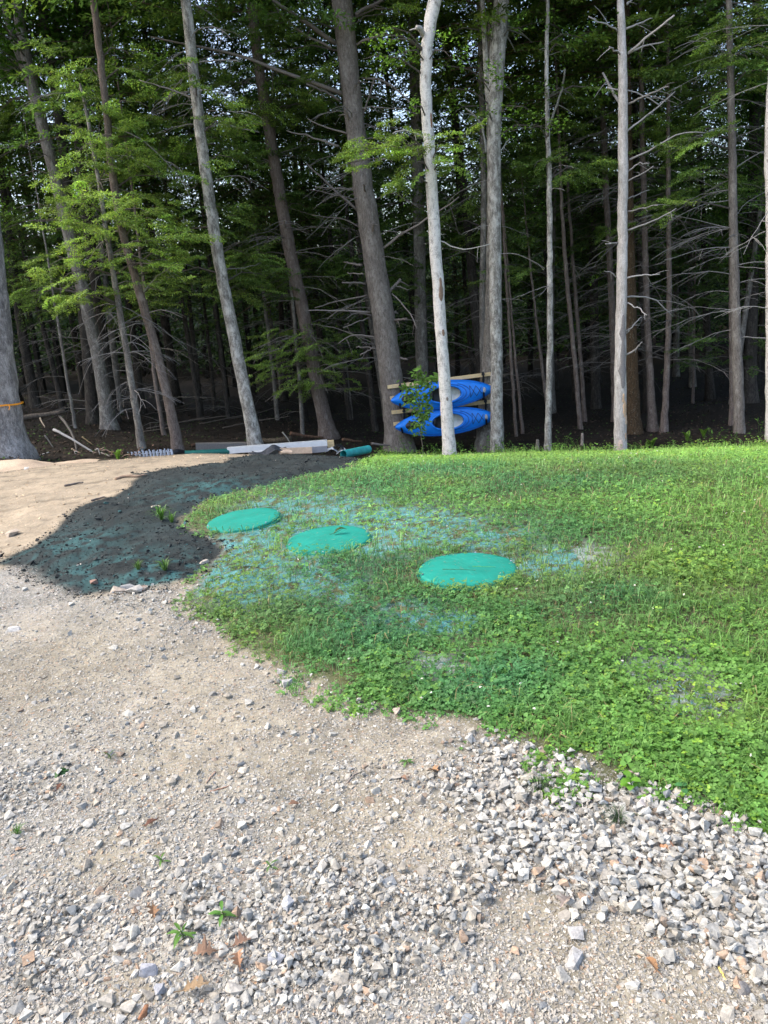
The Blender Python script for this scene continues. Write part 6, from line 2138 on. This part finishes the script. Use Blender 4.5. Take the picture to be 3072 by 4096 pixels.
x, y = gp(238, 1640); seedling(x, y, .03, 5, "faint thin sprout on the tan dirt left of centre", (.10, .14, .06), .2, .8, .02)
x, y = gp(878, 1652); seedling(x, y, .03, 6, "small green sprout in pale gravel below the lawn's edge", (.09, .18, .05), .3, .4, .015)
x, y = gp(560, 1425); seedling(x, y, .03, 5, "little sprout just below the lawn's edge, left of centre", (.09, .19, .05), .4, .4, .015)

# ------------------------------------------------------------------ leaves, twigs and single stones on the drive
BR = (.23, .135, .075)
GL = "brown dead leaves on the gravel"
for (px, py, L, W_, col, lab, lob) in ((332, 1962, .055, .04, BR, "curled brown leaf left of the spreading weed", 2), (470, 2062, .075, .05, (.19, .12, .08), "dark crumpled oak leaf below the pointed weeds", 3), (505, 2055, .06, .045, (.21, .13, .09), "brown oak leaf touching the dark crumpled one", 3),
                                  (520, 2100, .06, .04, (.26, .15, .09), "reddish brown leaf under the pair of oak leaves", 3), (395, 2150, .085, .045, (.27, .19, .11), "torn tan oak leaf near the lower left", 3), (125, 1716, .05, .03, (.17, .08, .05), "dark red leaf in the left gravel", 0), (230, 1632, .045, .02, (.16, .07, .045), "narrow red brown leaf in the left gravel", 0),
                                  (645, 1745, .04, .028, (.24, .14, .09), "small brown leaf on tan dirt near the middle", 0), (932, 1672, .05, .035, (.32, .19, .10), "orange brown leaf in gravel below the lawn's edge", 2), (880, 1690, .035, .025, (.24, .15, .10), "dull brown leaf left of the orange brown one", 0),
                                  (1235, 1948, .07, .05, (.24, .20, .17), "wide grey brown leaf among the crushed stone", 2), (340, 1090 + 690, .05, .03, (.18, .09, .06), "dark leaf scrap right of the grey stones at left", 0), (1420, 2110, .05, .03, (.28, .16, .08), "rusty leaf scrap in the lower right gravel", 0)):
    x, y = gp(px, py)
    lay_leaf("dead_leaf", x, y, L * .8, W_ * .7, np.array(col) * .8, rng.random() * 6.28, .012, lab, "dead leaf", .18, GL, lob)
gstick([(455, 2078), (480, 2072), (505, 2062)], .004, "short dark twig under the crumpled oak leaves", group="twigs on the drive")
gstick([(250, 1895), (232, 1915), (212, 1935)], .003, "thin grey twig between left gravel and the sparse weed", group="twigs on the drive")
gstick([(778, 1670), (765, 1678), (750, 1692)], .0035, "short grey twig on tan dirt by the middle of the drive", group="twigs on the drive", col=(.26, .22, .19))
gstick([(466, 1672), (455, 1683), (446, 1694)], .0045, "stubby brown twig on the tan dirt left of centre", group="twigs on the drive", col=(.28, .2, .15))
gstick([(1552, 2090), (1560, 2105), (1568, 2122)], .0028, "yellow straw in the lower right gravel", name="straw", cat="straw", col=(.62, .45, .12), group="twigs on the drive")
gstick([(455, 1714), (480, 1708), (498, 1702)], .003, "crooked reddish twig on the tan dirt", group="twigs on the drive", col=(.26, .15, .10))
gstick([(250, 1038), (270, 1033), (296, 1032), (318, 1028)], .018, "long crooked root lying on the sand above the dark patch", name="root", cat="root", col=(.24, .17, .12), group="sticks on the sand")
gstick([(140, 1052), (165, 1046), (180, 1043)], .014, "dark thin stick on the sand left of the crooked root", col=(.13, .11, .10), group="sticks on the sand")
gstick([(198, 1082), (212, 1078), (228, 1075)], .012, "small dark stick on the sand next to the dark patch", col=(.12, .10, .09), group="sticks on the sand")
gstick([(330, 1108), (345, 1100), (350, 1112)], .008, "pale bent straw on the dark patch", name="straw", cat="straw", col=(.4, .36, .28))

def stone(px, py, s, col, label, k=0, flat=1.0, group="single stones lying on the ground", sink=.25):
    x, y = gp(px, py)
    v, f = SH[k % len(SH)]
    mb = MB()
    mb.add(v * [s, s * .85, s * flat], f, np.array(col) * .68)
    o = mb.build("stone", M['stone'])
    o.location = (x, y, float(gz(np.array([x]), np.array([y]))[0]) + s * flat * sink)
    o.rotation_euler[2] = k * 1.3
    tag(o, label, "stone", group)
for a in ((1530, 1925, .030, (.12, .17, .27), "slate blue flat stone in the crushed stone at the right", 3, .6), (508, 2142, .036, (.52, .49, .43), "large cream angular stone at the bottom left", 5, .8), (320, 2105, .03, (.40, .41, .45), "bluish grey stone beside the torn tan leaf", 7),
          (350, 2145, .027, (.38, .39, .42), "grey stone touching the bluish grey one", 9), (312, 2192, .022, (.30, .15, .08), "rusty brown round stone near the bottom left corner", 1), (598, 2085, .03, (.46, .48, .52), "smooth pale blue grey stone right of the oak leaves", 2, 1.1),
          (625, 1965, .026, (.50, .52, .54), "tall white grey stone in the left middle gravel", 4, 1.3), (1245, 2020, .03, (.47, .46, .44), "square grey stone at the lower right of the dirt", 6, 1.0), (1238, 2055 + 20, .034, (.45, .45, .44), "bigger grey block below the square grey stone", 8, .9),
          (1605, 2150, .022, (.26, .25, .24), "dark grey stone alone on dirt near the bottom right corner", 10), (618, 1470, .05, (.55, .53, .49), "whitish stone at the lawn's edge left of centre", 11), (607, 1450, .03, (.60, .58, .55), "smaller white stone just above the whitish one", 12),
          (258, 1278, .085, (.42, .36, .30), "tan cobble on the lower rim of the dark patch", 5, .6), (290, 1280, .07, (.48, .46, .42), "pale cobble beside the tan one on the dark patch's rim", 3, .6), (275, 1272, .06, (.36, .36, .35), "grey cobble between two pale ones on the dark patch's rim", 0, .6),
          (308, 1275, .05, (.34, .27, .22), "brown cobble at the right end of the row of cobbles", 6, .7), (206, 1262, .05, (.36, .22, .17), "reddish stone inside the dark patch's lower end", 9, .7), (58, 1014, .05, (.62, .61, .58), "white stone beside the ribboned trunk's foot", 2, .9),
          (30, 1156, .09, (.50, .42, .33), "tan stone on the sand at the left border", 4, .5), (28, 1363, .05, (.62, .60, .56), "white stone at the left border below the dark patch", 7, .5), (440, 1218, .045, (.52, .47, .40), "pale pebble on the dark patch near the lawn", 8, .6), (862, 1543, .035, (.50, .42, .35), "pinkish stone at the lawn's edge right of centre", 9),
          (1395, 1735, .035, (.55, .52, .50), "long grey white stone beside the bright seedling", 15, .8), (1440, 1832, .03, (.62, .34, .20), "orange stone in the crushed stone at the right", 10), (1345, 1872, .024, (.33, .36, .42), "small slate stone in the crushed stone", 13), (1378, 1865, .022, (.50, .26, .16), "brick red stone in the crushed stone", 1)):
    stone(*a)
# mound at the foot of the big trunk
mb = MB()
c = G(28, 1016)
n = 40
V = []
for i in range(n):
    for j in range(n):
        x, y = (i / (n - 1) - .5) * 2.6, (j / (n - 1) - .5) * 1.6
        rr = math.hypot(x / 1.25, y / .75)
        V.append([x, y, .24 * max(0, 1 - rr ** 2) ** 1.3 + .09 * (fbm(np.array([x]), np.array([y]), .35, 4, 6)[0] - .5) - .05])
idx = np.arange(n * n).reshape(n, n)
vv = np.array(V)
cc = np.array([.42, .33, .24]) * (.55 + .8 * fbm(vv[:, 0], vv[:, 1], .2, 4, 7))[:, None]
mb.add(V, np.stack([idx[:-1, :-1], idx[1:, :-1], idx[1:, 1:], idx[:-1, 1:]], -1).reshape(-1, 4), cc)
o = mb.build("dirt_mound", M['stone'], None, True)
o.location = (c[0], c[1] - .2, float(terrain(c[0], c[1])))
tag(o, "low tan dirt mound at the foot of the massive grey trunk", "mound", kind="structure")

# raw patches and a scar on the dead white trunk and the birch
def patch(key, px, py, w, h, col, name, mat='twig'):
    t, Q, r, base, Y = FRONT[key]
    c = W(px, py, Y)
    k = int(np.argmin(np.abs(Q[:, 2] - c[2])))
    R = r[k] * 1.035 + .004
    sc2 = S_ * Y
    a0 = math.asin(max(-.8, min(.8, (c[0] - Q[k][0]) / R)))
    n, m_ = 9, 12
    V = []
    for i in range(m_):
        fz = i / (m_ - 1) * 2 - 1
        wz = math.sqrt(max(0, 1 - fz * fz)) * (1 + .5 * rng.normal() * .5)
        kk = int(np.argmin(np.abs(Q[:, 2] - (c[2] + fz * h * sc2 / 2))))
        Rk = r[kk] * 1.035 + .004
        for j in range(n):
            a = a0 + (j / (n - 1) - .5) * w * sc2 / R * wz
            e_ = (0.004 if 0 < j < n - 1 and 0 < i < m_ - 1 else -.03)
            cx = np.interp(c[2] + fz * h * sc2 / 2, Q[:, 2], Q[:, 0]); cy = np.interp(c[2] + fz * h * sc2 / 2, Q[:, 2], Q[:, 1])
            V.append([cx + (Rk + e_) * math.sin(a) - base[0], cy - (Rk + e_) * math.cos(a) - base[1], c[2] + fz * h * sc2 / 2 - base[2]])
    idx = np.arange(n * m_).reshape(m_, n)
    mb = MB()
    mb.add(V, np.stack([idx[:-1, :-1], idx[:-1, 1:], idx[1:, 1:], idx[1:, :-1]], -1).reshape(-1, 4), np.asarray(col))
    mb.build(name, M[mat], t, True)
RAW = (.62, .42, .27)
patch('L', 1346, 882, 10, 40, RAW, "raw_wood"); patch('L', 1342, 858, 6, 22, RAW, "raw_wood"); patch('L', 1349, 905, 8, 24, (.60, .44, .32), "raw_wood"); patch('L', 1336, 962, 16, 34, (.60, .47, .40), "raw_wood"); patch('L', 1348, 940, 5, 16, (.52, .36, .25), "raw_wood")
patch('L', 1342, 760, 18, 170, (.23, .21, .20), "bark_remnant"); patch('L', 1342, 930, 24, 130, (.25, .235, .225), "bark_remnant") if False else None
patch('I', 952, 625, 10, 52, (.25, .17, .12), "bark_scar"); patch('I', 957, 718, 7, 15, (.24, .16, .11), "bark_scar"); patch('I', 931, 262, 5, 30, (.25, .12, .07), "bark_scar"); patch('I', 965, 860, 6, 9, (.22, .18, .15), "bark_scar")
